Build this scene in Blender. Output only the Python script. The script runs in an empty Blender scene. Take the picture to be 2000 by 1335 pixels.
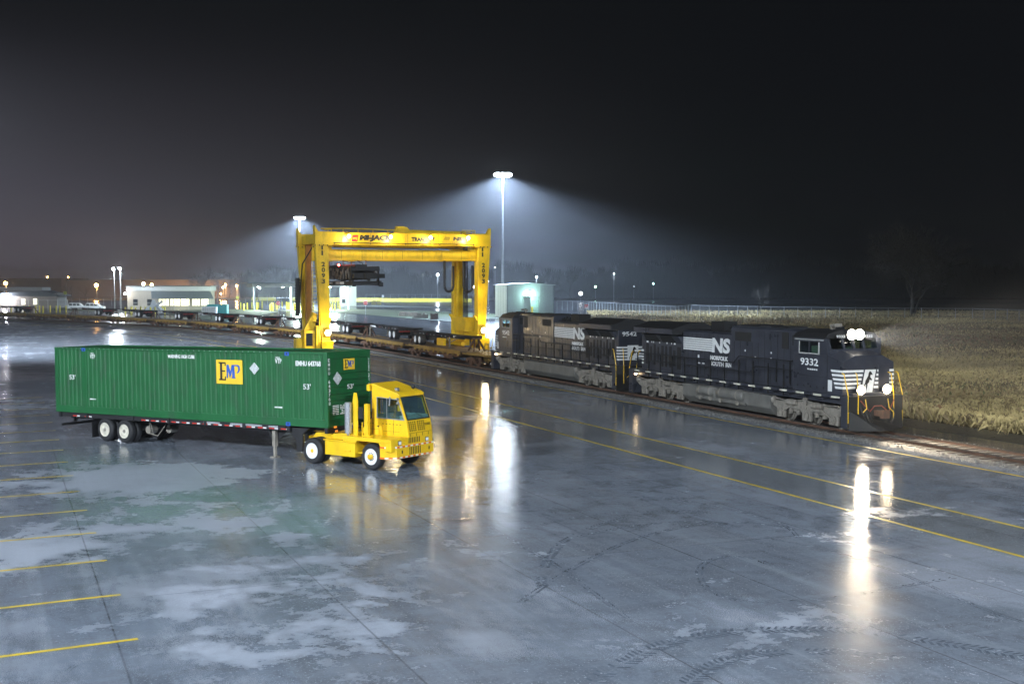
import bpy, bmesh, math, random
import numpy as np
from mathutils import Vector, Matrix
R = math.radians
random.seed(7)
rng = np.random.default_rng(7)
scene = bpy.context.scene
col = scene.collection

# ------------------------------------------------------------------ camera
FPX, CAMH, PIT = 2414.4, 6.874, R(2.688)
cam_d = bpy.data.cameras.new("camera"); cam = bpy.data.objects.new("camera", cam_d); col.objects.link(cam)
cam_d.sensor_width = 36.0; cam_d.lens = FPX / 2000 * 36.0
cam_d.clip_start = 0.5; cam_d.clip_end = 6000
cam.location = (0, 0, CAMH); cam.rotation_euler = (R(90) - PIT, 0, 0)
scene.camera = cam

# ------------------------------------------------------------------ view, render, world
scene.view_settings.view_transform = 'Standard'
scene.view_settings.look = 'None'
scene.view_settings.exposure = 0.0
scene.view_settings.gamma = 1.0
scene.render.engine = 'CYCLES'
cy = scene.cycles
cy.use_denoising = True
try: cy.denoiser = 'OPENIMAGEDENOISE'
except Exception: pass
cy.max_bounces = 6; cy.diffuse_bounces = 2; cy.glossy_bounces = 3; cy.transmission_bounces = 4
cy.transparent_max_bounces = 12; cy.volume_bounces = 0
cy.sample_clamp_indirect = 4.0
cy.use_light_tree = True
cy.caustics_reflective = False; cy.caustics_refractive = False

world = bpy.data.worlds.new("World"); scene.world = world; world.use_nodes = True
wt = world.node_tree; wt.nodes.clear()
def WN(t, **k):
    n = wt.nodes.new(t)
    for a, b in k.items(): setattr(n, a, b)
    return n
wo = WN('ShaderNodeOutputWorld'); bg = WN('ShaderNodeBackground')
tc = WN('ShaderNodeTexCoord'); sep = WN('ShaderNodeSeparateXYZ')
wt.links.new(tc.outputs['Generated'], sep.inputs[0])
# night sky: nearly black overhead, town glow low over the horizon to the left (west)
el = WN('ShaderNodeMapRange'); el.inputs[1].default_value = 0.0; el.inputs[2].default_value = 0.24; el.inputs[3].default_value = 1; el.inputs[4].default_value = 0
wt.links.new(sep.outputs['Z'], el.inputs[0])
elp = WN('ShaderNodeMath', operation='POWER'); elp.inputs[1].default_value = 1.8; wt.links.new(el.outputs[0], elp.inputs[0])
az = WN('ShaderNodeMapRange'); az.inputs[1].default_value = 0.16; az.inputs[2].default_value = -0.40; az.inputs[3].default_value = 0; az.inputs[4].default_value = 1
wt.links.new(sep.outputs['X'], az.inputs[0])
azp = WN('ShaderNodeMath', operation='POWER'); azp.inputs[1].default_value = 1.3; wt.links.new(az.outputs[0], azp.inputs[0])
gl = WN('ShaderNodeMath', operation='MULTIPLY'); wt.links.new(elp.outputs[0], gl.inputs[0]); wt.links.new(azp.outputs[0], gl.inputs[1])
mx = WN('ShaderNodeMix', data_type='RGBA')
mx.inputs['A'].default_value = (0.0012, 0.0014, 0.0022, 1); mx.inputs['B'].default_value = (0.080, 0.066, 0.088, 1)
wt.links.new(gl.outputs[0], mx.inputs['Factor'])
wt.links.new(mx.outputs['Result'], bg.inputs['Color']); bg.inputs['Strength'].default_value = 1.0
wt.links.new(bg.outputs[0], wo.inputs['Surface'])

# ------------------------------------------------------------------ frames
TY = R(-22.567)
tD = np.array([math.sin(TY), math.cos(TY)]); nD = np.array([tD[1], -tD[0]])
def OS(o, s, z=0.0):
    p = nD * o + tD * s
    return (float(p[0]), float(p[1]), z)
def gp(x, y, z=0.0):            # ground point seen at a pixel of the photograph
    a = (x - 1000) / FPX; b = -(y - 667.5) / FPX
    d = (a, math.cos(PIT) + b * math.sin(PIT), b * math.cos(PIT) - math.sin(PIT))
    k = (z - CAMH) / d[2]
    return (d[0] * k, d[1] * k, z)
def at(x, y, D):                # point at distance D (along +Y) seen at a pixel
    a = (x - 1000) / FPX; b = -(y - 667.5) / FPX
    dy = math.cos(PIT) + b * math.sin(PIT); k = D / dy
    return (a * k, D, CAMH + (b * math.cos(PIT) - math.sin(PIT)) * k)
S0, RC = 113.0, 310.0           # the track curves left beyond s = S0
def track(s, off=0.0):
    if s <= S0: o, ss, th = 36.35, s, 0.0
    else:
        th = (s - S0) / RC
        o = 36.35 - RC * (1 - math.cos(th)); ss = S0 + RC * math.sin(th)
    o2 = o + off * math.cos(th); s2 = ss + off * math.sin(th)
    x, y, _ = OS(o2, s2)
    return x, y, math.atan2(tD[1], tD[0]) + th     # heading of +s direction

# ------------------------------------------------------------------ materials
MATS = {}
def mat(name, color, rough=0.5, metal=0.0, var=0.12, scale=3.0, bump=0.0, bscale=30.0, dirt=None, dirt_amt=0.0, emit=None, estr=0.0, spec=0.5, coat=0.0):
    if name in MATS: return MATS[name]
    m = bpy.data.materials.new(name); m.use_nodes = True; nt = m.node_tree
    p = nt.nodes['Principled BSDF']
    p.inputs['Roughness'].default_value = rough; p.inputs['Metallic'].default_value = metal
    p.inputs['Specular IOR Level'].default_value = spec; p.inputs['Coat Weight'].default_value = coat
    tcn = nt.nodes.new('ShaderNodeTexCoord')
    nz = nt.nodes.new('ShaderNodeTexNoise'); nz.inputs['Scale'].default_value = scale; nz.inputs['Detail'].default_value = 5
    nt.links.new(tcn.outputs['Object'], nz.inputs['Vector'])
    mr = nt.nodes.new('ShaderNodeMapRange'); mr.inputs[1].default_value = .3; mr.inputs[2].default_value = .7
    mr.inputs[3].default_value = 1 - var; mr.inputs[4].default_value = 1 + var
    nt.links.new(nz.outputs['Fac'], mr.inputs[0])
    mul = nt.nodes.new('ShaderNodeMix'); mul.data_type = 'RGBA'; mul.blend_type = 'MULTIPLY'; mul.inputs['Factor'].default_value = 1
    mul.inputs['A'].default_value = (*color, 1); nt.links.new(mr.outputs[0], mul.inputs['B'])
    last = mul.outputs['Result']
    if dirt:
        n2 = nt.nodes.new('ShaderNodeTexNoise'); n2.inputs['Scale'].default_value = scale * 1.7; n2.inputs['Detail'].default_value = 8; n2.inputs['Roughness'].default_value = .7
        mp = nt.nodes.new('ShaderNodeMapping'); mp.inputs['Scale'].default_value = (1, 1, .35); mp.inputs['Location'].default_value = (3, 7, 1)
        nt.links.new(tcn.outputs['Object'], mp.inputs[0]); nt.links.new(mp.outputs[0], n2.inputs['Vector'])
        r2 = nt.nodes.new('ShaderNodeMapRange'); r2.inputs[1].default_value = .5; r2.inputs[2].default_value = .75; r2.inputs[4].default_value = dirt_amt
        nt.links.new(n2.outputs['Fac'], r2.inputs[0])
        md = nt.nodes.new('ShaderNodeMix'); md.data_type = 'RGBA'; md.inputs['B'].default_value = (*dirt, 1)
        nt.links.new(r2.outputs[0], md.inputs['Factor']); nt.links.new(last, md.inputs['A']); last = md.outputs['Result']
    nt.links.new(last, p.inputs['Base Color'])
    rr = nt.nodes.new('ShaderNodeMapRange'); rr.inputs[3].default_value = max(0.02, rough - .1); rr.inputs[4].default_value = min(1, rough + .12)
    nt.links.new(nz.outputs['Fac'], rr.inputs[0]); nt.links.new(rr.outputs[0], p.inputs['Roughness'])
    if bump:
        n3 = nt.nodes.new('ShaderNodeTexNoise'); n3.inputs['Scale'].default_value = bscale; n3.inputs['Detail'].default_value = 4
        nt.links.new(tcn.outputs['Object'], n3.inputs['Vector'])
        bp = nt.nodes.new('ShaderNodeBump'); bp.inputs['Strength'].default_value = bump; bp.inputs['Distance'].default_value = .02
        nt.links.new(n3.outputs['Fac'], bp.inputs['Height']); nt.links.new(bp.outputs[0], p.inputs['Normal'])
    if emit:
        p.inputs['Emission Color'].default_value = (*emit, 1); p.inputs['Emission Strength'].default_value = estr
    MATS[name] = m
    return m
def glassmat(name, tint=(.80, .92, .92), refl=.08):
    if name in MATS: return MATS[name]
    m = bpy.data.materials.new(name); m.use_nodes = True; nt = m.node_tree; nt.nodes.clear()
    o = nt.nodes.new('ShaderNodeOutputMaterial'); t = nt.nodes.new('ShaderNodeBsdfTransparent'); g = nt.nodes.new('ShaderNodeBsdfGlossy')
    t.inputs[0].default_value = (*tint, 1); g.inputs['Roughness'].default_value = .03
    fr = nt.nodes.new('ShaderNodeLayerWeight'); fr.inputs[0].default_value = .5
    pw = nt.nodes.new('ShaderNodeMath'); pw.operation = 'POWER'; pw.inputs[1].default_value = 4.0; nt.links.new(fr.outputs['Facing'], pw.inputs[0])
    ad = nt.nodes.new('ShaderNodeMath'); ad.operation = 'MULTIPLY_ADD'; ad.inputs[1].default_value = .7; ad.inputs[2].default_value = refl
    nt.links.new(pw.outputs[0], ad.inputs[0])
    x = nt.nodes.new('ShaderNodeMixShader'); nt.links.new(ad.outputs[0], x.inputs[0]); nt.links.new(t.outputs[0], x.inputs[1]); nt.links.new(g.outputs[0], x.inputs[2])
    nt.links.new(x.outputs[0], o.inputs[0]); MATS[name] = m
    return m
def lampmat(name, color, strength): return mat(name, (.8, .8, .8), rough=.4, emit=color, estr=strength)

green = mat('green_paint', (.007, .100, .028), .45, var=.10, scale=1.2, dirt=(.035, .060, .040), dirt_amt=.65)
green_end = green
yel = mat('yellow_paint', (.86, .53, .012), .34, var=.07, scale=1.5, dirt=(.45, .27, .03), dirt_amt=.35)
yelcr = mat('crane_yellow_paint', (.80, .53, .010), .40, var=.12, scale=.8, dirt=(.26, .15, .02), dirt_amt=.7)
black = mat('black_steel', (.012, .012, .014), .5, var=.2)
rubber = mat('rubber', (.016, .016, .018), .55, var=.2, scale=8)
wrim = mat('white_rim', (.78, .79, .80), .4, var=.06)
crim = mat('cream_rim', (.62, .58, .48), .5, var=.2, scale=6, dirt=(.2, .17, .13), dirt_amt=.6)
silver = mat('silver_metal', (.60, .61, .63), .32, metal=.8, var=.1, scale=10)
loco = mat('locomotive_black', (.036, .039, .051), .30, var=.25, scale=1.1, dirt=(.066, .068, .074), dirt_amt=.4)
locoroof = mat('locomotive_roof_black', (.008, .008, .009), .6, var=.3)
lgrime = mat('brake_dust_grey', (.25, .225, .19), .62, var=.28, scale=3, bump=.3, bscale=14, dirt=(.05, .045, .04), dirt_amt=.7)
ltank = mat('fuel_tank_grey', (.150, .145, .132), .42, var=.28, scale=1.3, dirt=(.12, .105, .085), dirt_amt=.6)
lgrille = mat('grille_dark', (.016, .016, .016), .6, var=.1, bump=.6, bscale=60)
white = mat('white_paint', (.74, .75, .74), .5, var=.08, scale=5)
blackp = mat('black_paint', (.012, .012, .012), .5, var=.1)
blue = mat('blue_paint', (.02, .09, .42), .45, var=.1)
redp = mat('red_paint', (.55, .02, .015), .45, var=.1)
orangep = mat('orange_lens', (.8, .25, .02), .4, emit=(1, .35, .05), estr=.8)
rustyel = mat('rusty_yellow', (.28, .17, .035), .6, var=.3, scale=2, dirt=(.09, .05, .03), dirt_amt=.9)
rust = mat('rust_brown', (.11, .055, .032), .75, var=.35, scale=2.5, dirt=(.04, .03, .025), dirt_amt=.8)
deckm = mat('deck_brown', (.10, .07, .05), .7, var=.35, scale=2)
steel = mat('galvanised_steel', (.42, .43, .45), .45, metal=.3, var=.1)
railm = mat('rail_steel', (.36, .33, .31), .22, metal=.9, var=.15)
ballast = mat('ballast_stone', (.13, .125, .12), .7, var=.6, scale=9, bump=1.0, bscale=14)
glass = glassmat('window_glass')
dglass = mat('dark_window', (.015, .02, .025), .08, var=.05)
concrete_b = mat('precast_concrete', (.33, .32, .30), .7, var=.12)

# ------------------------------------------------------------------ mesh builder
class MB:
    def __init__(s): s.v = []; s.f = []; s.mi = []; s.m = 0; s.T = None
    def add(s, vs, fs):
        b = len(s.v)
        if s.T is not None: vs = [tuple(s.T @ Vector(v)) for v in vs]
        s.v += [tuple(v) for v in vs]; s.f += [tuple(i + b for i in f) for f in fs]; s.mi += [s.m] * len(fs); return s
    def box(s, x0, x1, y0, y1, z0, z1):
        return s.add([(x0, y0, z0), (x1, y0, z0), (x1, y1, z0), (x0, y1, z0), (x0, y0, z1), (x1, y0, z1), (x1, y1, z1), (x0, y1, z1)],
                     [(0, 3, 2, 1), (4, 5, 6, 7), (0, 1, 5, 4), (1, 2, 6, 5), (2, 3, 7, 6), (3, 0, 4, 7)])
    def prism(s, pts, ax, a, b):
        def P(p, q): return {'x': (q, p[0], p[1]), 'y': (p[0], q, p[1]), 'z': (p[0], p[1], q)}[ax]
        n = len(pts); vs = [P(p, a) for p in pts] + [P(p, b) for p in pts]
        return s.add(vs, [tuple(range(n))[::-1], tuple(range(n, 2 * n))] + [(i, (i + 1) % n, n + (i + 1) % n, n + i) for i in range(n)])
    def cyl(s, p0, p1, r0, r1=None, n=12, caps=True):
        r1 = r0 if r1 is None else r1
        p0 = Vector(p0); p1 = Vector(p1); d = (p1 - p0)
        if d.length < 1e-6: return s
        d.normalize(); a = d.orthogonal().normalized(); b = d.cross(a)
        vs = []
        for p, r in ((p0, r0), (p1, r1)):
            for i in range(n):
                t = 2 * math.pi * i / n; vs.append(tuple(p + a * (r * math.cos(t)) + b * (r * math.sin(t))))
        fs = [(i, (i + 1) % n, n + (i + 1) % n, n + i) for i in range(n)]
        if caps: fs += [tuple(range(n))[::-1], tuple(range(n, 2 * n))]
        return s.add(vs, fs)
    def tube(s, path, r, n=6):
        for a, b in zip(path[:-1], path[1:]): s.cyl(a, b, r, n=n)
        return s
    def bar(s, p0, p1, w, h):       # rectangular bar, w horizontal, h in the other direction
        p0 = Vector(p0); p1 = Vector(p1); d = (p1 - p0).normalized(); up = Vector((0, 0, 1))
        if abs(d.z) > .98: up = Vector((0, 1, 0))
        a = d.cross(up).normalized() * (w / 2); b = a.cross(d).normalized() * (h / 2)
        vs = [tuple(p + u * a + v * b) for p in (p0, p1) for u, v in ((-1, -1), (1, -1), (1, 1), (-1, 1))]
        return s.add(vs, [(0, 1, 2, 3)[::-1], (4, 5, 6, 7), (0, 1, 5, 4), (1, 2, 6, 5), (2, 3, 7, 6), (3, 0, 4, 7)])
    def lathe(s, c, ax, prof, n=24):    # prof: (distance along axis, radius)
        c = Vector(c); d = Vector(ax).normalized(); a = d.orthogonal().normalized(); b = d.cross(a)
        vs = []
        for u, r in prof:
            for i in range(n):
                t = 2 * math.pi * i / n; vs.append(tuple(c + d * u + a * (r * math.cos(t)) + b * (r * math.sin(t))))
        fs = []
        for k in range(len(prof) - 1):
            for i in range(n): fs.append((k * n + i, k * n + (i + 1) % n, (k + 1) * n + (i + 1) % n, (k + 1) * n + i))
        if prof[0][1] > 0: fs.append(tuple(range(n))[::-1])
        if prof[-1][1] > 0: fs.append(tuple(range((len(prof) - 1) * n, len(prof) * n)))
        return s.add(vs, fs)
    def ball(s, c, r, n=12, m=7):
        prof = [(-r * math.cos(math.pi * k / m), max(r * math.sin(math.pi * k / m), 1e-4)) for k in range(m + 1)]
        return s.lathe(c, (0, 0, 1), prof, n)
    def build(s, name, mats, parent=None, smooth=False, bevel=0, recalc=True):
        if not isinstance(mats, (list, tuple)): mats = [mats]
        me = bpy.data.meshes.new(name); me.from_pydata(s.v, [], s.f)
        for m in mats: me.materials.append(m)
        if len(mats) > 1: me.polygons.foreach_set('material_index', s.mi)
        if recalc:
            bm = bmesh.new(); bm.from_mesh(me); bmesh.ops.recalc_face_normals(bm, faces=bm.faces); bm.to_mesh(me); bm.free()
        if smooth: me.shade_smooth(); me.set_sharp_from_angle(angle=R(35))
        o = bpy.data.objects.new(name, me); col.objects.link(o)
        if parent: o.parent = parent
        if bevel:
            md = o.modifiers.new('bevel', 'BEVEL'); md.width = bevel; md.segments = 2; md.limit_method = 'ANGLE'
        return o
def build_parts(mb, name, mats, parent, smooth=False, bevel=0, gap=.06):
    '''build every separate piece of mb (pieces nearer than gap stay together) as a part of its own'''
    n = len(mb.v); par = list(range(n))
    def find(a):
        while par[a] != a: par[a] = par[par[a]]; a = par[a]
        return a
    for f in mb.f:
        r = find(f[0])
        for k in f[1:]: par[find(k)] = r
    isl = {}
    for i in range(n): isl.setdefault(find(i), []).append(i)
    V = np.array(mb.v); items = [(V[ix].min(0) - gap / 2, V[ix].max(0) + gap / 2, ix) for ix in isl.values()]
    m = len(items); p2 = list(range(m))
    def f2(a):
        while p2[a] != a: p2[a] = p2[p2[a]]; a = p2[a]
        return a
    for i in range(m):
        for j in range(i):
            if (items[i][0] <= items[j][1]).all() and (items[j][0] <= items[i][1]).all(): p2[f2(i)] = f2(j)
    grp = {}
    for i in range(m): grp.setdefault(f2(i), []).extend(items[i][2])
    own = {}
    for k, ix in grp.items():
        for i in ix: own[i] = k
    out = {k: MB() for k in grp}; mp = {k: {} for k in grp}
    for f, mi in zip(mb.f, mb.mi):
        k = own[f[0]]; o = out[k]; q = mp[k]; nf = []
        for i in f:
            if i not in q: q[i] = len(o.v); o.v.append(mb.v[i])
            nf.append(q[i])
        o.f.append(tuple(nf)); o.mi.append(mi)
    return [o.build(name, mats, parent, smooth=smooth, bevel=bevel) for o in out.values()]
def tag(o, label=None, cat=None, group=None, kind=None):
    if label: o['label'] = label
    if cat: o['category'] = cat
    if group: o['group'] = group
    if kind: o['kind'] = kind
    return o
def thing(name, label, cat, loc=(0, 0, 0), rz=0.0, group=None, ry=0.0):
    o = bpy.data.objects.new(name, None); col.objects.link(o); o.empty_display_size = .3
    o.location = loc; o.rotation_euler = (0, ry, rz)
    return tag(o, label, cat, group)
def kids(o): return [c for c in bpy.data.objects if c.parent is o]
def copy_tree(root, loc=None, rz=None, label=None, group=None):
    cmap = {}
    for c in bpy.data.objects:
        if c.parent: cmap.setdefault(c.parent.name, []).append(c)
    def rec(o, par):
        c = o.copy(); col.objects.link(c)
        if par: c.parent = par
        for k in cmap.get(o.name, []): rec(k, c)
        return c
    r = rec(root, None)
    if loc is not None: r.location = loc
    if rz is not None: r.rotation_euler = (0, r.rotation_euler[1], rz)
    if label: r['label'] = label
    if group: r['group'] = group
    return r
_tc = {}
def text_mesh(txt, bold):
    k = (txt, bold)
    if k in _tc: return _tc[k]
    cu = bpy.data.curves.new('lettering_curve', 'FONT'); cu.body = txt; cu.offset = bold; cu.resolution_u = 3; cu.extrude = .004
    o = bpy.data.objects.new('lettering_tmp', cu); col.objects.link(o)
    dg = bpy.context.evaluated_depsgraph_get(); me = bpy.data.meshes.new_from_object(o.evaluated_get(dg))
    v = np.array([x.co[:] for x in me.vertices]); f = [tuple(p.vertices) for p in me.polygons]
    bpy.data.objects.remove(o); bpy.data.curves.remove(cu); bpy.data.meshes.remove(me)
    v[:, 0] -= v[:, 0].min(); v[:, 1] -= v[:, 1].min(); v[:, 0] /= v[:, 0].max(); v[:, 1] /= v[:, 1].max()
    _tc[k] = (v, f); return v, f
def add_text(mb, txt, org, U, V, w, h, bold=.0, shear=0.0, depth=.004):
    v, f = text_mesh(txt, bold); U = Vector(U).normalized(); V = Vector(V).normalized(); N = U.cross(V)
    vs = [tuple(Vector(org) + U * (p[0] * w + shear * h * p[1]) + V * (p[1] * h) + N * (depth if p[2] > 0 else -.002)) for p in v]
    return mb.add(vs, f)
def text(name, txt, org, U, V, w, h, m, parent, bold=.0, shear=0.0, depth=.004):
    mb = MB(); add_text(mb, txt, org, U, V, w, h, bold, shear, depth); return mb.build(name, m, parent, recalc=False)

def spot(name, loc, target, power, size=160, blend=.5, color=(1, 1, 1), radius=.5, parent=None):
    l = bpy.data.lights.new(name, 'SPOT'); l.energy = power; l.spot_size = R(size); l.spot_blend = blend; l.color = color; l.shadow_soft_size = radius
    o = bpy.data.objects.new(name, l); col.objects.link(o); o.location = loc
    d = Vector(target) - Vector(loc); o.rotation_euler = d.to_track_quat('-Z', 'Y').to_euler()
    if parent: o.parent = parent
    if size > 155:      # high mast floods throw their light outwards, little of it straight down
        l.use_nodes = True; nt = l.node_tree; em = nt.nodes['Emission']; ge = nt.nodes.new('ShaderNodeNewGeometry'); sp_ = nt.nodes.new('ShaderNodeSeparateXYZ'); ab = nt.nodes.new('ShaderNodeMath'); ab.operation = 'ABSOLUTE'
        mr = nt.nodes.new('ShaderNodeMapRange'); mr.inputs[1].default_value = .22; mr.inputs[2].default_value = .62; mr.inputs[3].default_value = 1.0; mr.inputs[4].default_value = .16
        nt.links.new(ge.outputs['Incoming'], sp_.inputs[0]); nt.links.new(sp_.outputs['Z'], ab.inputs[0]); nt.links.new(ab.outputs[0], mr.inputs[0]); nt.links.new(mr.outputs[0], em.inputs['Strength'])
    return o
def point(name, loc, power, color=(1, 1, 1), radius=.15, parent=None):
    l = bpy.data.lights.new(name, 'POINT'); l.energy = power; l.color = color; l.shadow_soft_size = radius
    o = bpy.data.objects.new(name, l); col.objects.link(o); o.location = loc
    if parent: o.parent = parent
    return o
COOL = (.80, .90, 1.0); WARM = (1.0, .72, .38)

# ================================================================== GROUND
def wet_concrete():
    m = bpy.data.materials.new('wet_concrete'); m.use_nodes = True; nt = m.node_tree; N = nt.nodes.new; L = nt.links.new
    p = nt.nodes['Principled BSDF']; g = N('ShaderNodeNewGeometry')
    def math_(op, a, b=None, c=None):
        n = N('ShaderNodeMath'); n.operation = op
        for i, x in enumerate((a, b, c)):
            if x is None: continue
            if hasattr(x, 'links'): L(x, n.inputs[i])
            else: n.inputs[i].default_value = x
        return n.outputs[0]
    def noise(scale, detail=4, rough=.55, vec=None, dist=0):
        n = N('ShaderNodeTexNoise'); n.inputs['Scale'].default_value = scale; n.inputs['Detail'].default_value = detail; n.inputs['Roughness'].default_value = rough; n.inputs['Distortion'].default_value = dist
        L(vec or g.outputs['Position'], n.inputs['Vector']); return n.outputs['Fac']
    def rng_(x, a, b, c=0., d=1.):
        n = N('ShaderNodeMapRange'); n.inputs[1].default_value = a; n.inputs[2].default_value = b; n.inputs[3].default_value = c; n.inputs[4].default_value = d; n.interpolation_type = 'SMOOTHSTEP'
        L(x, n.inputs[0]); return n.outputs[0]
    def mixc(f, a, b):
        n = N('ShaderNodeMix'); n.data_type = 'RGBA'; L(f, n.inputs['Factor'])
        for k, x in (('A', a), ('B', b)):
            if hasattr(x, 'links'): L(x, n.inputs[k])
            else: n.inputs[k].default_value = (*x, 1)
        return n.outputs['Result']
    def dot(v):
        n = N('ShaderNodeVectorMath'); n.operation = 'DOT_PRODUCT'; L(g.outputs['Position'], n.inputs[0]); n.inputs[1].default_value = (*v, 0); return n.outputs['Value']
    o = dot(nD); s = dot(tD)
    # slightly stretched coordinate along the lanes (tyre wear, drying streaks)
    cmb = N('ShaderNodeCombineXYZ'); L(o, cmb.inputs[0]); L(math_('MULTIPLY', s, .35), cmb.inputs[1])
    big = noise(.11, 5, .6, None, .6); mid = noise(.42, 6, .65, cmb.outputs[0]); fine = noise(9, 3, .6); grit = noise(42, 2, .7)
    streak = noise(1.3, 5, .6, cmb.outputs[0])
    film0 = math_('ADD', math_('MULTIPLY', big, .65), math_('MULTIPLY', mid, .35))
    def pool(x, y, rad, amt):
        n = N('ShaderNodeVectorMath'); n.operation = 'DISTANCE'; L(g.outputs['Position'], n.inputs[0]); n.inputs[1].default_value = gp(x, y)
        return math_('MULTIPLY', rng_(n.outputs['Value'], rad, rad * .3), amt)
    for px, py, rd, am in ((720, 965, 9, .22), (560, 960, 9, .14), (930, 850, 20, .16), (1500, 900, 22, .10), (1720, 960, 12, .10), (900, 760, 30, .12)): film0 = math_('ADD', film0, pool(px, py, rd, am))
    for px, py, rd, am in ((180, 950, 8, .10), (380, 1080, 6, .12), (150, 1200, 10, .08), (500, 1240, 9, .08), (1250, 1150, 10, .06), (250, 650, 75, .07)): film0 = math_('SUBTRACT', film0, pool(px, py, rd, am))
    film = rng_(film0, .42, .58)        # 1 = standing film of water
    pale = rng_(math_('ADD', math_('MULTIPLY', big, .45), math_('ADD', math_('MULTIPLY', mid, .35), math_('MULTIPLY', grit, .20))), .505, .60)
    base = mixc(film, (.172, .205, .262), (.262, .305, .378))
    base = mixc(math_('MULTIPLY', rng_(streak, .35, .7), .35), base, (.20, .215, .25))
    mott = noise(.75, 8, .72, None, 1.0)
    base = mixc(math_('MULTIPLY', rng_(mott, .42, .66), .55), base, (.062, .070, .085))
    base = mixc(math_('MULTIPLY', rng_(mott, .50, .30), .35), base, (.235, .26, .31))
    base = mixc(math_('MULTIPLY', rng_(grit, .45, .8), .35), base, (.05, .055, .065))
    base = mixc(math_('MULTIPLY', rng_(fine, .3, .7), .25), base, (.055, .06, .07))
    # each pour of slab has its own tone
    slab = N('ShaderNodeCombineXYZ')
    L(math_('FLOOR', math_('DIVIDE', o, 4.7)), slab.inputs[0]); L(math_('FLOOR', math_('DIVIDE', s, 14.0)), slab.inputs[1])
    wn = N('ShaderNodeTexWhiteNoise'); wn.noise_dimensions = '2D'; L(slab.outputs[0], wn.inputs[0])
    base = mixc(math_('MULTIPLY', wn.outputs['Value'], .22), base, (.205, .205, .20))
    base = mixc(math_('MULTIPLY', pale, .55), base, (.34, .36, .42))
    # long wheel paths and drying streaks that run with the lanes, and across them
    cl = N('ShaderNodeCombineXYZ'); L(math_('MULTIPLY', o, 1.6), cl.inputs[0]); L(math_('MULTIPLY', s, .05), cl.inputs[1])
    cx_ = N('ShaderNodeCombineXYZ'); L(math_('MULTIPLY', o, .07), cx_.inputs[0]); L(math_('MULTIPLY', s, 1.1), cx_.inputs[1])
    st1 = noise(1.0, 6, .7, cl.outputs[0], .3); st2 = noise(1.0, 6, .7, cx_.outputs[0], .3)
    base = mixc(math_('MULTIPLY', rng_(st1, .50, .72), .45), base, (.075, .085, .105))
    base = mixc(math_('MULTIPLY', rng_(st1, .48, .30), .40), base, (.29, .32, .37))
    base = mixc(math_('MULTIPLY', rng_(st2, .50, .72), .30), base, (.085, .095, .115))
    base = mixc(math_('MULTIPLY', rng_(st2, .46, .28), .35), base, (.30, .33, .38))
    lane = math_('MULTIPLY', rng_(o, 23.7, 23.9), rng_(o, 26.65, 26.45))
    base = mixc(math_('MULTIPLY', lane, .5), base, (.15, .155, .15))
    spk = noise(17, 2, .8); base = mixc(math_('MULTIPLY', math_('MULTIPLY', rng_(spk, .60, .68), rng_(mott, .40, .60)), .75), base, (.55, .60, .68))  # pale dots painted into the colour as wet sparkle
    base = mixc(math_('MULTIPLY', rng_(spk, .40, .32), .35), base, (.05, .055, .065))
    dz = noise(.50, 8, .72, None, .2); dsum = math_('MULTIPLY', dz, 1.0)
    for px, py, rd, am in ((240, 935, 6.5, .17), (360, 1015, 5.5, .17), (20, 1075, 3.5, .24), (60, 790, 9, .14), (330, 930, 5, .16), (700, 1080, 6, .08), (470, 1160, 5, .13), (620, 1270, 4, .12), (1480, 1235, 4, .09), (1850, 1010, 5, .10), (1620, 1045, 1.6, .14)): dsum = math_('ADD', dsum, pool(px, py, rd, am))
    dry = rng_(math_('ADD', dsum, math_('MULTIPLY', spk, .10)), .665, .765)
    base = mixc(math_('MULTIPLY', dry, .50), base, (.40, .43, .50))
    # joints between the slabs
    def joint(x, step, w):
        f = math_('ABSOLUTE', math_('SUBTRACT', math_('FRACT', math_('ADD', math_('DIVIDE', x, step), .5)), .5))
        return rng_(f, w / step, w / step * .3)
    j1 = joint(math_('SUBTRACT', o, 2.0), 4.7, .03); j2 = joint(s, 14.0, .022)
    jn = math_('MULTIPLY', math_('MAXIMUM', j1, j2), math_('ADD', math_('MULTIPLY', mott, .9), .1))
    base = mixc(jn, base, (.035, .036, .04))
    L(base, p.inputs['Base Color'])
    rough = math_('ADD', math_('MULTIPLY', math_('SUBTRACT', 1.0, film), .19), .045)
    rough = math_('ADD', rough, math_('MULTIPLY', pale, .20)); rough = math_('ADD', rough, math_('MULTIPLY', dry, .30))
    rough = math_('ADD', rough, math_('MULTIPLY', rng_(streak, .4, .75), .04))
    L(rough, p.inputs['Roughness'])
    p.inputs['IOR'].default_value = 1.38
    b1 = N('ShaderNodeBump'); b1.inputs['Strength'].default_value = .27; b1.inputs['Distance'].default_value = .02
    rip = noise(3.2, 5, .65)
    L(math_('ADD', math_('ADD', math_('MULTIPLY', streak, .5), math_('MULTIPLY', rip, .35)), math_('MULTIPLY', fine, .16)), b1.inputs['Height'])
    b2 = N('ShaderNodeBump'); b2.inputs['Strength'].default_value = .28; b2.inputs['Distance'].default_value = .004
    L(grit, b2.inputs['Height']); L(b1.outputs[0], b2.inputs['Normal']); L(b2.outputs[0], p.inputs['Normal'])
    return m
wet = wet_concrete()
g = MB(); g.add([(-1500, -60, 0), (1500, -60, 0), (1500, 2600, 0), (-1500, 2600, 0)], [(0, 1, 2, 3)])
tag(g.build('ground', wet, recalc=False), kind='structure')

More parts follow.
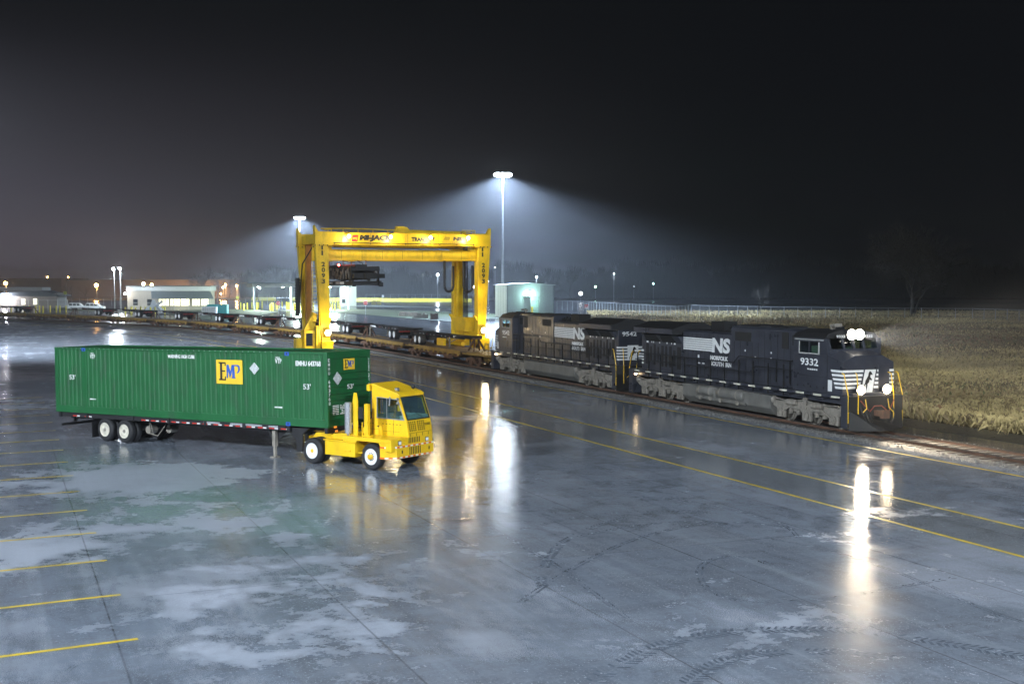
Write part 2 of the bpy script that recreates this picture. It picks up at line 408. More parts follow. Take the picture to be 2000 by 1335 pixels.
def sheet(name, pts, z, m, h=None):
    mb = MB()
    if h is None: mb.add([(x, y, z) for x, y, *_ in pts], [tuple(range(len(pts)))])
    else: mb.prism([(p[0], p[1]) for p in pts], 'z', z - h, z)
    o = mb.build(name, m, recalc=h is not None)
    if h is None:
        if o.data.polygons[0].normal.z < 0: o.data.flip_normals()
    return tag(o, kind='structure')
linem = mat('yellow_line_paint', (.66, .47, .03), .34, var=.22, scale=2.0, dirt=(.20, .19, .14), dirt_amt=.5)
def strip(name, path, w, z, m):
    mb = MB(); P = [Vector((p[0], p[1], 0)) for p in path]; vs = []
    for i, p in enumerate(P):
        d = (P[min(i + 1, len(P) - 1)] - P[max(i - 1, 0)]).normalized(); a = Vector((-d.y, d.x, 0)) * (w / 2)
        vs += [(p.x - a.x, p.y - a.y, z), (p.x + a.x, p.y + a.y, z)]
    fs = [(2 * i, 2 * i + 2, 2 * i + 3, 2 * i + 1) for i in range(len(P) - 1)]
    mb.add(vs, fs); o = mb.build(name, m, recalc=False)
    if o.data.polygons[0].normal.z < 0: o.data.flip_normals()
    return tag(o, kind='structure')
for off in (33.69 - 36.35, 26.585 - 36.35, 23.772 - 36.35):
    strip('lane_line', [track(s, off)[:2] for s in range(-10, 330, 4)], .15, .004, linem)
# parking stall stripes on the left
stall = np.array([-3.0, -.276]); stall = stall / np.linalg.norm(stall)
for i in range(-7, 11):
    s0 = 54.26 - i * 3.699
    a = nD * 2.389 + tD * s0; b = a + (nD * stall[0] + tD * stall[1]) * 14
    strip('parking_line', [a, b], .13, .004, linem)

# tyre marks
tirem = mat('tyre_mark', (.100, .120, .152), .24, var=.3, scale=4)
def tire_marks(px, w=.42, chev=True):
    P = [Vector(gp(x, y)) for x, y in px]
    Q = []
    for i in range(len(P) - 1):
        p0 = P[max(i - 1, 0)]; p1 = P[i]; p2 = P[i + 1]; p3 = P[min(i + 2, len(P) - 1)]
        for k in range(12):
            t = k / 12
            Q.append(.5 * ((2 * p1) + (-p0 + p2) * t + (2 * p0 - 5 * p1 + 4 * p2 - p3) * t * t + (-p0 + 3 * p1 - 3 * p2 + p3) * t ** 3))
    mb = MB(); acc = 0; step = .15 if chev else .11
    for a, b in zip(Q[:-1], Q[1:]):
        L_ = (b - a).length; d = (b - a).normalized(); nn = Vector((-d.y, d.x, 0)); u = step - acc
        while u < L_:
            c = a + d * u
            if random.random() > .10 + .35 * (math.sin(c.x * 1.3) * math.cos(c.y * 1.1) > .35):
                for sg in (-1, 1):
                    q0 = c; q1 = c + nn * (sg * w / 2) + d * .12; th = d * (.075 if chev else .07)
                    ww = random.uniform(.75, 1); q1 = c + (q1 - c) * ww
                    mb.add([(q0.x + nn.x * sg * .03, q0.y + nn.y * sg * .03, .004), (q1.x, q1.y, .004), (q1.x + th.x, q1.y + th.y, .004), (q0.x + th.x + nn.x * sg * .03, q0.y + th.y + nn.y * sg * .03, .004)], [(0, 1, 2, 3) if sg < 0 else (3, 2, 1, 0)])
            u += step
        acc = (L_ - (u - step)) % step if u - step <= L_ else 0
    o = mb.build('tyre_marks', tirem, recalc=True); 
    return tag(o, kind='structure')
tire_marks([(1150, 1335), (1215, 1295), (1300, 1257), (1400, 1237), (1500, 1229), (1650, 1230), (1775, 1245), (1900, 1264), (2010, 1284)], .5)
tire_marks([(1330, 1345), (1400, 1297), (1500, 1275), (1625, 1272), (1740, 1283)], .45)
tire_marks([(1060, 1150), (1060, 1115), (1100, 1058), (1180, 1022), (1290, 1000), (1380, 998)], .3)
tire_marks([(1010, 1035), (1100, 1015), (1200, 1001), (1320, 997)], .22)
tire_marks([(1120, 1050), (1230, 1028), (1340, 1018), (1420, 1022)], .22)
tire_marks([(1366, 1125), (1370, 1105), (1400, 1090), (1460, 1088), (1500, 1100)], .22, False)
tire_marks([(1366, 1125), (1385, 1150), (1450, 1172), (1600, 1170), (1760, 1145), (1860, 1128)], .20, False)
tire_marks([(1080, 972), (1195, 968), (1330, 976), (1450, 1000), (1530, 1025), (1560, 1050)], .16, False)
tire_marks([(1230, 1210), (1150, 1150), (1080, 1100), (1010, 1060), (960, 1030)], .16, False)
tire_marks([(1500, 1050), (1620, 1075), (1760, 1120), (1900, 1180), (2000, 1215)], .14, False)
tire_marks([(1010, 1180), (1100, 1120), (1220, 1060), (1330, 1030), (1450, 1020), (1540, 1030)], .2, False)
tire_marks([(1600, 925), (1720, 940), (1850, 948), (1990, 952)], .3)
tire_marks([(125, 1316), (145, 1300), (170, 1292)], .12, False)

# yard beyond the track on the right: pale strip, dark asphalt edge, grass field
ballast_m = ballast
def band(name, a, b, s0, s1, z, m, h=None, step=6):
    L_ = [track(s, a)[:2] for s in np.arange(s0, s1 + .1, step)]; Rr = [track(s, b)[:2] for s in np.arange(s0, s1 + .1, step)]
    mb = MB(); n = len(L_); vs = [(*p, z) for p in L_] + [(*p, z) for p in Rr]
    mb.add(vs, [(i, n + i, n + i + 1, i + 1) for i in range(n - 1)])
    if h is not None:
        # sloped shoulders down to the ground on both sides
        a2 = [(*track(s, a - h * 1.6)[:2], .002) for s in np.arange(s0, s1 + .1, step)]; b2 = [(*track(s, b + h * 1.6)[:2], .002) for s in np.arange(s0, s1 + .1, step)]
        mb.add([(*p, z) for p in L_] + a2, [(n + i, i, i + 1, n + i + 1) for i in range(n - 1)])
        mb.add([(*p, z) for p in Rr] + b2, [(i, n + i, n + i + 1, i + 1) for i in range(n - 1)])
    o = mb.build(name, m, recalc=False)
    if o.data.polygons[0].normal.z < 0: o.data.flip_normals()
    return tag(o, kind='structure')
band('track_bed', -1.55, 1.5, 0, 330, .10, ballast, .10)
asph = mat('asphalt', (.032, .034, .038), .30, var=.3, scale=2, bump=.3)
s_of = lambda o: o - 36.35
pave2 = mat('damp_pavement', (.065, .062, .06), .18, var=.25, scale=.7)
band('path', 1.75, 4.0, 0, 110, .006, pave2)
band('asphalt_strip', 4.0, 6.6, 0, 110, .010, asph)
grassm = mat('grass_soil', (.050, .042, .018), .9, var=.4, scale=1.5, bump=.8, bscale=4)
# the dry grass field on the right
fld = [OS(42.9, 0), OS(42.9, 60), OS(43.4, 95), OS(50, 112), OS(75, 160), OS(103, 212), OS(112, 225), gp(1150, 612), gp(1150, 592), (160, 420, 0), (420, 420, 0), (420, 20, 0), (90, -20, 0)]
sheet('grass_field_soil', fld, .012, grassm)
wasph = mat('wet_asphalt', (.026, .029, .035), .16, var=.45, scale=.25, bump=.12, bscale=2.5)
wasph.node_tree.nodes['Principled BSDF'].inputs['IOR'].default_value = 1.38
yard = [track(s, 2.3)[:2] for s in range(112, 332, 8)] + [(-900, 330), (-900, 480), (900, 560), (900, 110), OS(43, 108)[:2]]
sheet('asphalt_yard', yard, .004, wasph)
# loose ballast stones beside the rails
mb = MB()
for _ in range(5200):
    s = random.uniform(8, 125); side = random.choice((-1, 1)); off = side * random.uniform(1.35, 2.05)
    if random.random() < .35: off = random.uniform(-1.3, 1.3)
    x, y, h = track(s, off); r = random.uniform(.025, .065); z = .10 if abs(off) < 1.5 else .10 * (1 - (abs(off) - 1.5) / .55)
    a = random.random() * 6.28; c_, s_ = math.cos(a) * r, math.sin(a) * r
    mb.add([(x + c_, y + s_, z - .01), (x - s_, y + c_, z - .01), (x - c_, y - s_, z - .01), (x + s_, y - c_, z - .01), (x, y, z + r * random.uniform(.6, 1.1))], [(0, 1, 4), (1, 2, 4), (2, 3, 4), (3, 0, 4)])
tag(mb.build('ballast_stones', mat('ballast_stone_loose', (.17, .165, .155), .6, var=.5, scale=4), recalc=False), kind='stuff')
# rails and sleepers
tiem = mat('sleeper_wood', (.045, .032, .025), .7, var=.4)
trk = thing('railway_track', 'rusty railway track running past the locomotives in ballast', 'track')
for off in (-.76, .76):
    mb = MB()
    ss = list(np.arange(0, 330, 3.0))
    for a, b in zip(ss[:-1], ss[1:]):
        xa, ya, _ = track(a, off); xb, yb, _ = track(b, off)
        mb.m = 1; mb.bar((xa, ya, .13), (xb, yb, .13), .13, .03); mb.bar((xa, ya, .18), (xb, yb, .18), .03, .10)
        mb.m = 0; mb.bar((xa, ya, .235), (xb, yb, .235), .07, .035)
    mb.build('rail', [railm, rust], trk)
mb = MB()
for s in np.arange(1, 330, .6):
    x, y, h = track(float(s)); mb.T = Matrix.Translation((x, y, 0)) @ Matrix.Rotation(h, 4, 'Z')
    mb.box(-.11, .11, -1.28, 1.28, .06, .125)
mb.T = None
tag(mb.build('sleepers', tiem, trk), kind='stuff')

# ------------------------------------------------------------------ dry grass (stuff), one mesh of blades
def grass(name, n, sampler, hmin, hmax, wf, mats_cols):
    pts = sampler(n); n = len(pts)
    d = np.hypot(pts[:, 0], pts[:, 1])
    cl = .5 + .5 * np.sin(pts[:, 0] * .33 + 2 * np.sin(pts[:, 1] * .21)) * np.cos(pts[:, 1] * .27 + np.sin(pts[:, 0] * .4))
    cl2 = .5 + .5 * np.sin(pts[:, 0] * 1.7 + 2.2 * np.sin(pts[:, 1] * .9)) * np.cos(pts[:, 1] * 1.3 + np.sin(pts[:, 0] * 2.1))
    h = rng.uniform(hmin, hmax, n) * (.70 + .30 * cl + .20 * cl2); w = wf * (.6 + d / 70) * rng.uniform(.6, 1.3, n)
    a = rng.uniform(0, math.pi, n); lean = (rng.normal(0, .34, (n, 2)) + np.stack([.14 * np.sin(pts[:, 0] * .6 + pts[:, 1] * .35), .10 * np.cos(pts[:, 1] * .5)], 1)) * h[:, None]
    V = np.zeros((n, 4, 3)); dx = np.cos(a) * w; dy = np.sin(a) * w
    V[:, 0, :2] = pts - np.stack([dx, dy], 1); V[:, 1, :2] = pts + np.stack([dx, dy], 1); V[:, :2, 2] = 0
    V[:, 2, :2] = pts + np.stack([dx, dy], 1) * .45 + lean; V[:, 2, 2] = h
    V[:, 3, :2] = pts - np.stack([dx, dy], 1) * .45 + lean * 1.3; V[:, 3, 2] = h * rng.uniform(.75, 1.05, n)
    me = bpy.data.meshes.new(name); me.vertices.add(4 * n); me.vertices.foreach_set('co', V.reshape(-1))
    me.loops.add(4 * n); me.loops.foreach_set('vertex_index', np.arange(4 * n)); me.polygons.add(n)
    me.polygons.foreach_set('loop_start', np.arange(n) * 4)
    ptc = .5 + .5 * np.sin(pts[:, 0] * .11 + 1.3 * np.sin(pts[:, 1] * .07 + 1)) * np.sin(pts[:, 1] * .083 + 1.1 * np.cos(pts[:, 0] * .05))
    ptc = np.clip(ptc * .8 + rng.normal(0, .22, n), 0, .999); mi = (ptc * len(mats_cols)).astype(int)
    for m in mats_cols: me.materials.append(m)
    me.polygons.foreach_set('material_index', mi); me.update(); me.validate()
    o = bpy.data.objects.new(name, me); col.objects.link(o)
    return o
gA = mat('straw_grass', (.36, .275, .115), .85, var=.5, scale=.12); gB = mat('tan_grass', (.20, .14, .06), .85, var=.5, scale=.15)
gC = mat('olive_grass', (.10, .095, .035), .85, var=.3, scale=.5); gD = mat('russet_grass', (.16, .08, .03), .85, var=.3, scale=.3)
FN = np.array([p[:2] for p in fld])
def inpoly(P, poly):
    x, y = P[:, 0], P[:, 1]; ins = np.zeros(len(P), bool); j = len(poly) - 1
    for i in range(len(poly)):
        xi, yi = poly[i]; xj, yj = poly[j]
        c = ((yi > y) != (yj > y)) & (x < (xj - xi) * (y - yi) / (yj - yi + 1e-12) + xi); ins ^= c; j = i
    return ins
def field_sampler(n):
    out = []
    # sample in view: direction and distance, denser close to the camera
    a = rng.uniform(0.0, .50, n * 3); d = 40 * (300 / 40) ** rng.uniform(0, 1, n * 3)
    P = np.stack([a * d, d], 1); ed = rng.random(len(P)) < .06; P[ed] += (rng.normal(0, .55, (int(ed.sum()), 2)) - np.array([[.45, .2]])); P = P[inpoly(P - np.where(ed[:, None], np.array([[-.7, -.3]]), 0), FN)]
    return P[:n]
tag(grass('dry_grass', 420000, field_sampler, .22, .70, .0055, [gA, gA, gB, gB, gC, gD]), 'tall dry straw coloured grass on the field behind the locomotives', 'grass', kind='stuff')

# ------------------------------------------------------------------ green islands and roads beyond the yard
lawn = mat('wet_lawn', (.024, .034, .010), .8, var=.45, scale=.12, bump=.5, bscale=6)
sheet('lawn', [gp(545, 607), gp(660, 603), gp(800, 606), gp(925, 611), gp(975, 613), gp(975, 622), gp(880, 628), gp(800, 622), gp(700, 613.5), gp(620, 610)], .06, lawn, .06)
sheet('lawn', [gp(640, 596.5), gp(760, 597), gp(925, 600), gp(925, 604), gp(820, 601), gp(700, 599)], .05, lawn, .05)
sheet('lawn', [gp(412, 626), gp(440, 625), gp(520, 614), gp(545, 609), gp(505, 606), gp(455, 604), gp(405, 605), gp(330, 607), gp(270, 606), gp(100, 600), gp(100, 605), gp(330, 615)], .07, lawn, .07)
sheet('grass_verge', [(-700, 470, 0), (-60, 520, 0), (800, 560, 0), (1400, 900, 0), (1400, 2500, 0), (-1400, 2500, 0), (-1400, 700, 0)], .02, grassm)

# ================================================================== WHEELS
def wheel(parent, c, ax, r, w, rim=wrim, hub=None, style='dish', seg=28, name='wheel'):
    mb = MB(); mb.lathe(c, ax, [(-w, .0001), (-w, .58 * r), (-w, .90 * r), (-w + .03, .97 * r), (-w + .06, r), (-.06, r), (-.03, .97 * r), (0, .90 * r), (.004, .75 * r), (0, .60 * r), (-.14, .58 * r), (-.14, .0001)], seg)
    o = mb.build(name, rubber, parent, smooth=True)
    mb = MB()
    if style == 'dish': mb.lathe(c, ax, [(-.012, .0001 + .60 * r), (.014, .60 * r), (.016, .565 * r), (-.05, .53 * r), (-.10, .50 * r), (-.13, .30 * r), (-.13, .0001)], seg)
    else: mb.lathe(c, ax, [(-.012, .60 * r), (.014, .60 * r), (.016, .565 * r), (-.03, .53 * r), (-.035, .45 * r), (-.01, .32 * r), (-.01, .0001)], seg)
    rm = mb.build('rim', rim, o, smooth=True)
    C = Vector(c); A = Vector(ax).normalized(); u = A.orthogonal().normalized(); v = A.cross(u)
    if hub is not None:
        mb = MB(); base = -.12 if style == 'dish' else -.01
        mb.lathe(c, ax, [(base, .20 * r), (base + .10, .19 * r), (base + .12, .12 * r), (base + .15, .10 * r), (base + .15, .0001)], 16)
        mb.build('hub', hub, o, smooth=True)
    if style != 'dish':
        mb = MB()
        for i in range(10):
            t = i * math.pi / 5; p = C + (u * math.cos(t) + v * math.sin(t)) * (.27 * r) + A * .0
            mb.cyl(p - A * .02, p + A * .02, .018, n=6)
        mb.build('wheel_nuts', blackp, o)
    return o

# ================================================================== CONTAINER
CY = R(-32.708); CORG = (-20.594, 55.638, 1.125); CRY = -.0158
cont = thing('shipping_container', 'long green corrugated 53 foot shipping container on the parked trailer', 'shipping container', CORG, CY, ry=CRY)
LC, WC, HC = 16.15, 2.59, 2.90
# near and far corrugated side walls
def corr_side(y0, sg):
    mb = MB(); segs = [(.22, 1.88), (2.14, 13.98), (14.24, 15.93)]
    for a, b in segs:
        n = max(1, round((b - a) / .28)); p = (b - a) / n; prof = []
        for i in range(n):
            x = a + i * p
            prof += [(x, 0), (x + p * .36, 0), (x + p * .50, .036), (x + p * .86, .036)]
        prof.append((b, 0)); vs = []
        for x, d in prof: vs += [(x, y0 + sg * (d + .012), .29), (x, y0 + sg * (d + .012), 2.80)]
        mb.add(vs, [(2 * i, 2 * i + 2, 2 * i + 3, 2 * i + 1) for i in range(len(prof) - 1)])
    o = mb.build('side_wall', green, cont, recalc=False); return o
corr_side(0, 1); corr_side(WC, -1)
mb = MB()
for y0, y1 in ((0, .10), (WC - .10, WC)):
    mb.box(.16, LC - .16, y0, y1, 0, .30); mb.box(.16, LC - .16, y0, y1, 2.80, HC)
    mb.box(0, .20, y0 - .004 if y0 == 0 else y0, y1 if y0 == 0 else y1 + .004, .0, HC); mb.box(LC - .20, LC, y0 - .004 if y0 == 0 else y0, y1 if y0 == 0 else y1 + .004, .0, HC)
    for x in (1.88, 13.98): mb.box(x, x + .26, y0 - .003 if y0 == 0 else y0, y1 if y0 == 0 else y1 + .003, .02, HC - .006)
mb.box(LC - .14, LC, .10, WC - .10, 2.62, HC - .004); mb.box(LC - .14, LC, .10, WC - .10, 0, .16)
mb.box(0, .14, .10, WC - .10, 2.66, HC - .004); mb.box(0, .14, .10, WC - .10, 0, .2)
mb.build('frame', green, cont, bevel=.012)
# roof, gently ribbed
mb = MB(); n = 64; vs = []
for i in range(n + 1):
    x = .14 + (LC - .28) * i / n; z = HC - .03 - (.018 if i % 2 else 0)
    vs += [(x, .1, z), (x, WC - .1, z)]
mb.add(vs, [(2 * i, 2 * i + 2, 2 * i + 3, 2 * i + 1) for i in range(n)]); mb.build('roof', green, cont)
# front end wall with horizontal ribs
mb = MB(); prof = [(2.62, 0), (2.05, 0)]
z = 2.05
while z > .3:
    prof += [(z - .03, -.04), (z - .17, -.04), (z - .20, 0), (z - .26, 0)]; z -= .26
prof.append((.14, 0)); vs = []
for zz, d in prof: vs += [(LC - .03 + d, .10, zz), (LC - .03 + d, WC - .10, zz)]
mb.add(vs, [(2 * i, 2 * i + 1, 2 * i + 3, 2 * i + 2) for i in range(len(prof) - 1)])
mb.build('end_wall', green, cont)
mb = MB(); mb.box(.05, .09, .10, WC - .10, .2, 2.66)
for y in (.65, 1.1, 1.5, 1.95): mb.cyl((.02, y, .2), (.02, y, 2.66), .02, n=8)
mb.build('end_doors', green, cont)
mb = MB()
for x in (1.90, 14.0):
    for z in (2.74, .0): 
        if x < 3 and z < 1: continue
        mb.m = 0; mb.box(x + .0, x + .22, -.02, .06, z, z + .15); mb.m = 1; mb.box(x + .08, x + .14, -.024, 0, z + .03, z + .11)
build_parts(mb, 'corner_casting', [blue, blackp], cont)
mb = MB()
for i in range(42):
    x = .55 + i * .31
    if 1.8 < x < 2.2: continue
    mb.box(x, x + .05, -.012, .03, 2.855, 2.885)
build_parts(mb, 'ring_glint', silver, cont)  # silver tabs standing in for glints at the lashing ring holes
X1, Z1, Y1 = (1, 0, 0), (0, 0, 1), (0, 1, 0)
yellow_l = mat('logo_yellow', (.80, .52, .03), .45, var=.05)
def emp(parent, org, U, w, h):
    o_ = Vector(org); U = Vector(U); N = U.cross(Vector(Z1)); mb = MB()
    c = [o_ + U * a * w + Vector(Z1) * b * h + N * e for e in (0, .006) for a, b in ((0, 0), (1, 0), (1, 1), (0, 1))]
    mb.add(c, [(3, 2, 1, 0), (4, 5, 6, 7), (0, 1, 5, 4), (1, 2, 6, 5), (2, 3, 7, 6), (3, 0, 4, 7)])
    lg = mb.build('logo_panel', yellow_l, parent)
    # narrow serif E, then smaller blue M P
    mb = MB()
    def q(a0, a1, b0, b1, m=0):
        mb.m = m
        c = [o_ + U * a * w + Vector(Z1) * b * h + N * e for e in (.002, .011) for a, b in ((a0, b0), (a1, b0), (a1, b1), (a0, b1))]
        mb.add(c, [(3, 2, 1, 0), (4, 5, 6, 7), (0, 1, 5, 4), (1, 2, 6, 5), (2, 3, 7, 6), (3, 0, 4, 7)])
    q(.15, .23, .14, .90); q(.10, .37, .84, .90); q(.10, .37, .14, .20); q(.23, .34, .50, .56)
    q(.33, .37, .75, .90); q(.33, .37, .14, .30); q(.10, .15, .87, .90)
    mb.build('lettering', blackp, lg)
    mb = MB()
    def poly(pts):
        n = len(pts); c = [o_ + U * a * w + Vector(Z1) * b * h + N * e for e in (.003, .012) for a, b in pts]
        mb.add(c, [tuple(range(n))[::-1], tuple(range(n, 2 * n))] + [(i, (i + 1) % n, n + (i + 1) % n, n + i) for i in range(n)])
    poly([(.40, .24), (.45, .24), (.46, .60), (.42, .78), (.40, .78)]); poly([(.40, .80), (.48, .80), (.57, .42), (.53, .24)])
    poly([(.50, .30), (.57, .36), (.66, .80), (.60, .80)]); poly([(.61, .24), (.71, .24), (.70, .80), (.62, .80)]); poly([(.58, .24), (.74, .24), (.74, .27), (.58, .27)])
    poly([(.70, .80), (.84, .80), (.90, .74), (.91, .60), (.88, .50), (.80, .44), (.79, .48), (.84, .56), (.84, .68), (.80, .74), (.70, .75)])
    mb.build('lettering', blue, lg)
emp(cont, (10.24, -.008, 1.55), X1, 1.47, .97)
emp(cont, (LC + .006, .95, 2.17), Y1, .66, .43)
text('lettering', 'EMHU 643768', (14.55, .004, 2.35), X1, Z1, 1.28, .20, white, cont, .03)
text('lettering', "53'", (14.92, .004, 1.45), X1, Z1, .38, .22, white, cont, .012)
text('lettering', "53'", (.98, .004, 1.47), X1, Z1, .42, .22, white, cont, .012)
text('lettering', 'VTP', (2.42, .004, 2.42), X1, Z1, .34, .19, white, cont, .012)
text('lettering', 'VTP', (13.47, .004, 2.42), X1, Z1, .34, .19, white, cont, .012)
text('lettering', 'WARNING HIGH CUBE', (7.38, .004, 2.53), X1, Z1, 1.6, .15, white, cont, .03)
text('lettering', "53'", (LC + .004, 1.15, 1.42), Y1, Z1, .38, .19, white, cont, .012)
mb = MB()
for x, z in ((2.4, 2.645), (13.45, 2.645)): mb.box(x + .05, x + .28, -.003, .012, z, z + .025)
for x0, z in ((2.35, .62), (13.4, .68)):
    for k in range(7): mb.box(x0 + k * .06, x0 + k * .06 + .04, -.003, .012, z, z + .05)
for r_ in range(6):
    for k in range(10):
        if k in (4,) or random.random() < .1: continue
        mb.box(LC - .032, LC + .003, .32 + k * .085, .32 + k * .085 + .06, .48 + r_ * .065, .48 + r_ * .065 + .032)
build_parts(mb, 'stencil_marks', white, cont)
mb = MB()
for i, ch in enumerate('EMHU 643768'):
    if ch != ' ': add_text(mb, ch, (LC + .001, .06, 2.52 - i * .165), Y1, Z1, .10, .125, .012)
for i, ch in enumerate('WARNING HIGH CUBE'):
    if ch != ' ': add_text(mb, ch, (LC + .001, WC - .13, 2.5 - i * .075), Y1, Z1, .05, .055, .01)
mb.build('lettering', white, cont, recalc=False)
mb = MB()
def diamond(cx, cz, a, b, side):
    pts = [(0, -b), (a, 0), (0, b), (-a, 0)]
    if side: mb.add([(cx + p, -.010, cz + q) for p, q in pts] + [(cx + p, .012, cz + q) for p, q in pts], [(0, 1, 2, 3), (0, 1, 5, 4), (1, 2, 6, 5), (2, 3, 7, 6), (3, 0, 4, 7)])
    else: mb.add([(LC + .008, cx + p, cz + q) for p, q in pts] + [(LC - .03, cx + p, cz + q) for p, q in pts], [(0, 1, 2, 3), (0, 1, 5, 4), (1, 2, 6, 5), (2, 3, 7, 6), (3, 0, 4, 7)])
diamond(12.35, 2.2, .26, .24, True); diamond(.60, 1.86, .25, .25, False)
build_parts(mb, 'placard', mat('placard', (.50, .52, .52), .5, var=.3, scale=12), cont)

# ================================================================== TRAILER CHASSIS under the container
tr = thing('container_trailer', 'black chassis trailer carrying the green container', 'trailer', CORG, CY, ry=CRY)
def gz(x): return -1.125 - .0158 * x
mb = MB()
for y in (.72, 1.72): mb.box(.1, 16.0, y, y + .15, -.34, -.06)
for y in (.06, WC - .12): mb.box(.35, 13.9, y, y + .06, -.20, -.02)
for x in (.15, 2.0, 5.0, 7.2, 9.4, 11.6, 14.0, 15.95): mb.box(x, x + .14, .02, WC - .02, -.22, -.008)
mb.box(13.9, 16.12, .5, WC - .5, -.24, -.02)
mb.box(2.5, 5.3, .8, 1.8, -.60, -.34)
mb.build('frame', black, tr)
mb = MB()
for x0, sg in ((13.95, 1),):
    mb.prism([(x0 - .1, -.08), (x0 + 1.1, -.08), (x0 + .75, -.30), (x0 + .72, -1.0), (x0 + .42, -1.02), (x0 + .40, -.55)], 'y', .16, .22)
    mb.prism([(x0 - .1, -.08), (x0 + 1.1, -.08), (x0 + .75, -.30), (x0 + .72, -1.0), (x0 + .42, -1.02), (x0 + .40, -.55)], 'y', WC - .22, WC - .16)
build_parts(mb, 'gooseneck_bracket', black, tr)
tape_w = mat('tape_white', (.70, .70, .70), .4, var=.05); tape_r = mat('tape_red', (.50, .03, .02), .4, var=.05)
mb = MB()
for k, x in enumerate([1.1, 1.9] + [5.6 + .62 * i for i in range(14)]):
    mb.m = 1; mb.box(x, x + .26, .052, .064, -.17, -.12); mb.m = 0; mb.box(x + .28, x + .46, .052, .064, -.17, -.12)
build_parts(mb, 'reflective_tape', [tape_w, tape_r], tr)
mb = MB()
for x, w in ((9.35, .95), (10.9, .7), (11.75, .9), (13.0, .5)): mb.box(x, x + w, .05, .065, -.11, -.035)
build_parts(mb, 'number_plate', mat('plate_grey', (.30, .31, .33), .5, var=.5, scale=20), tr)
for y in (.30, 2.20):
    mb = MB(); z = gz(13.1)
    mb.box(13.02, 13.18, y - .08, y + .08, z + .45, -.1); mb.box(13.05, 13.15, y - .05, y + .05, z + .06, z + .5); mb.box(12.95, 13.25, y - .15, y + .15, z, z + .05)
    mb.m = 1; mb.prism([(12.65, -.1), (13.9, -.1), (13.25, -.62), (13.1, -.62)], 'y', y + .09, y + .11); mb.prism([(12.6, -.06), (12.72, -.06), (13.08, -.62), (13.0, -.66)], 'y', y - .03, y + .03)
    mb.build('landing_leg', [lgrime, black], tr)
mb = MB(); mb.bar((13.1, .38, -.55), (13.1, 2.12, -.55), .05, .05); mb.bar((13.1, .4, -.6), (14.3, .9, -.35), .05, .05); build_parts(mb, 'landing_gear_brace', black, tr)
for x in (3.25, 4.50):
    zc = gz(x) + .51
    mb = MB(); mb.cyl((x, .35, zc), (x, WC - .35, zc), .07, n=10); mb.build('axle', lgrime, tr)
    for y, a in ((.03, -1), (.36, -1), (WC - .03, 1), (WC - .36, 1)):
        wheel(tr, (x, y, zc), (0, a, 0), .51, .27, crim, lgrime if y in (.03, WC - .03) else None, 'dish')
mb = MB()
for y in (.0, WC - .6): mb.box(2.42, 2.45, y, y + .6, gz(2.4) + .12, -.35)
build_parts(mb, 'mudflap', black, tr)
mb = MB(); mb.bar((.35, .02, -.57), (.35, WC - .02, -.57), .10, .11)
for y in (.70, 1.85): mb.bar((.35, y, -.55), (.45, y, -.2), .08, .08); mb.bar((.35, y, -.55), (.9, y, -.15), .05, .05)
mb.build('underride_guard', black, tr)
mb = MB()
for x, y in ((5.5, .7), (5.5, 1.9), (6.1, 1.3)): mb.cyl((x, y - .2, -.62), (x, y + .2, -.62), .17, n=14)
mb.tube([(5.6, .5, -.3), (5.7, .4, -.75), (6.1, .5, -.85), (6.5, .6, -.35)], .02); mb.tube([(5.9, .3, -.3), (6.0, .35, -.8)], .015)
build_parts(mb, 'air_tank', lgrime, tr)
mb = MB(); mb.m = 0; mb.box(16.13, 16.18, .55, 2.05, -.24, .03); mb.build('front_bolster', black, tr)
mb = MB()
for y, z in ((.30, -.02), (.36, -.18)): mb.box(16.18, 16.20, y, y + .14, z, z + .07)
build_parts(mb, 'marker_light', orangep, tr)
mb = MB(); mb.m = 0; mb.box(16.19, 16.2, 1.0, 1.45, -.13, .0); mb.m = 1; mb.box(16.19, 16.2, 1.0, 1.45, -.0, .09); mb.box(16.19, 16.2, .95, 1.1, -.22, -.17); mb.box(16.19, 16.2, 1.35, 1.5, -.22, -.17)
mb.build('front_plate', [blue, white], tr)
mb = MB(); mb.tube([(15.0, .7, -.1), (15.0, .6, -.5), (15.1, .55, -.9)], .018); mb.tube([(16.2, 1.5, .1), (16.6, 1.7, -.2), (16.9, 1.8, .3)], .018); build_parts(mb, 'air_hose', blackp, tr)

# ================================================================== YARD TRACTOR
TA = R(-35); 
tx, ty_ = -4.552, 46.358
yt = thing('yard_tractor', 'bright yellow terminal tractor coupled to the green container trailer', 'yard tractor', (tx, ty_, 0), TA)
mb = MB()
for y in (-.43, .31): mb.box(-3.75, .95, y, y + .12, .55, .90)
mb.box(-3.8, -3.7, -.5, .5, .5, .95); mb.box(.80, .98, -.9, .9, .5, .9)
mb.build('chassis_frame', yel, yt)
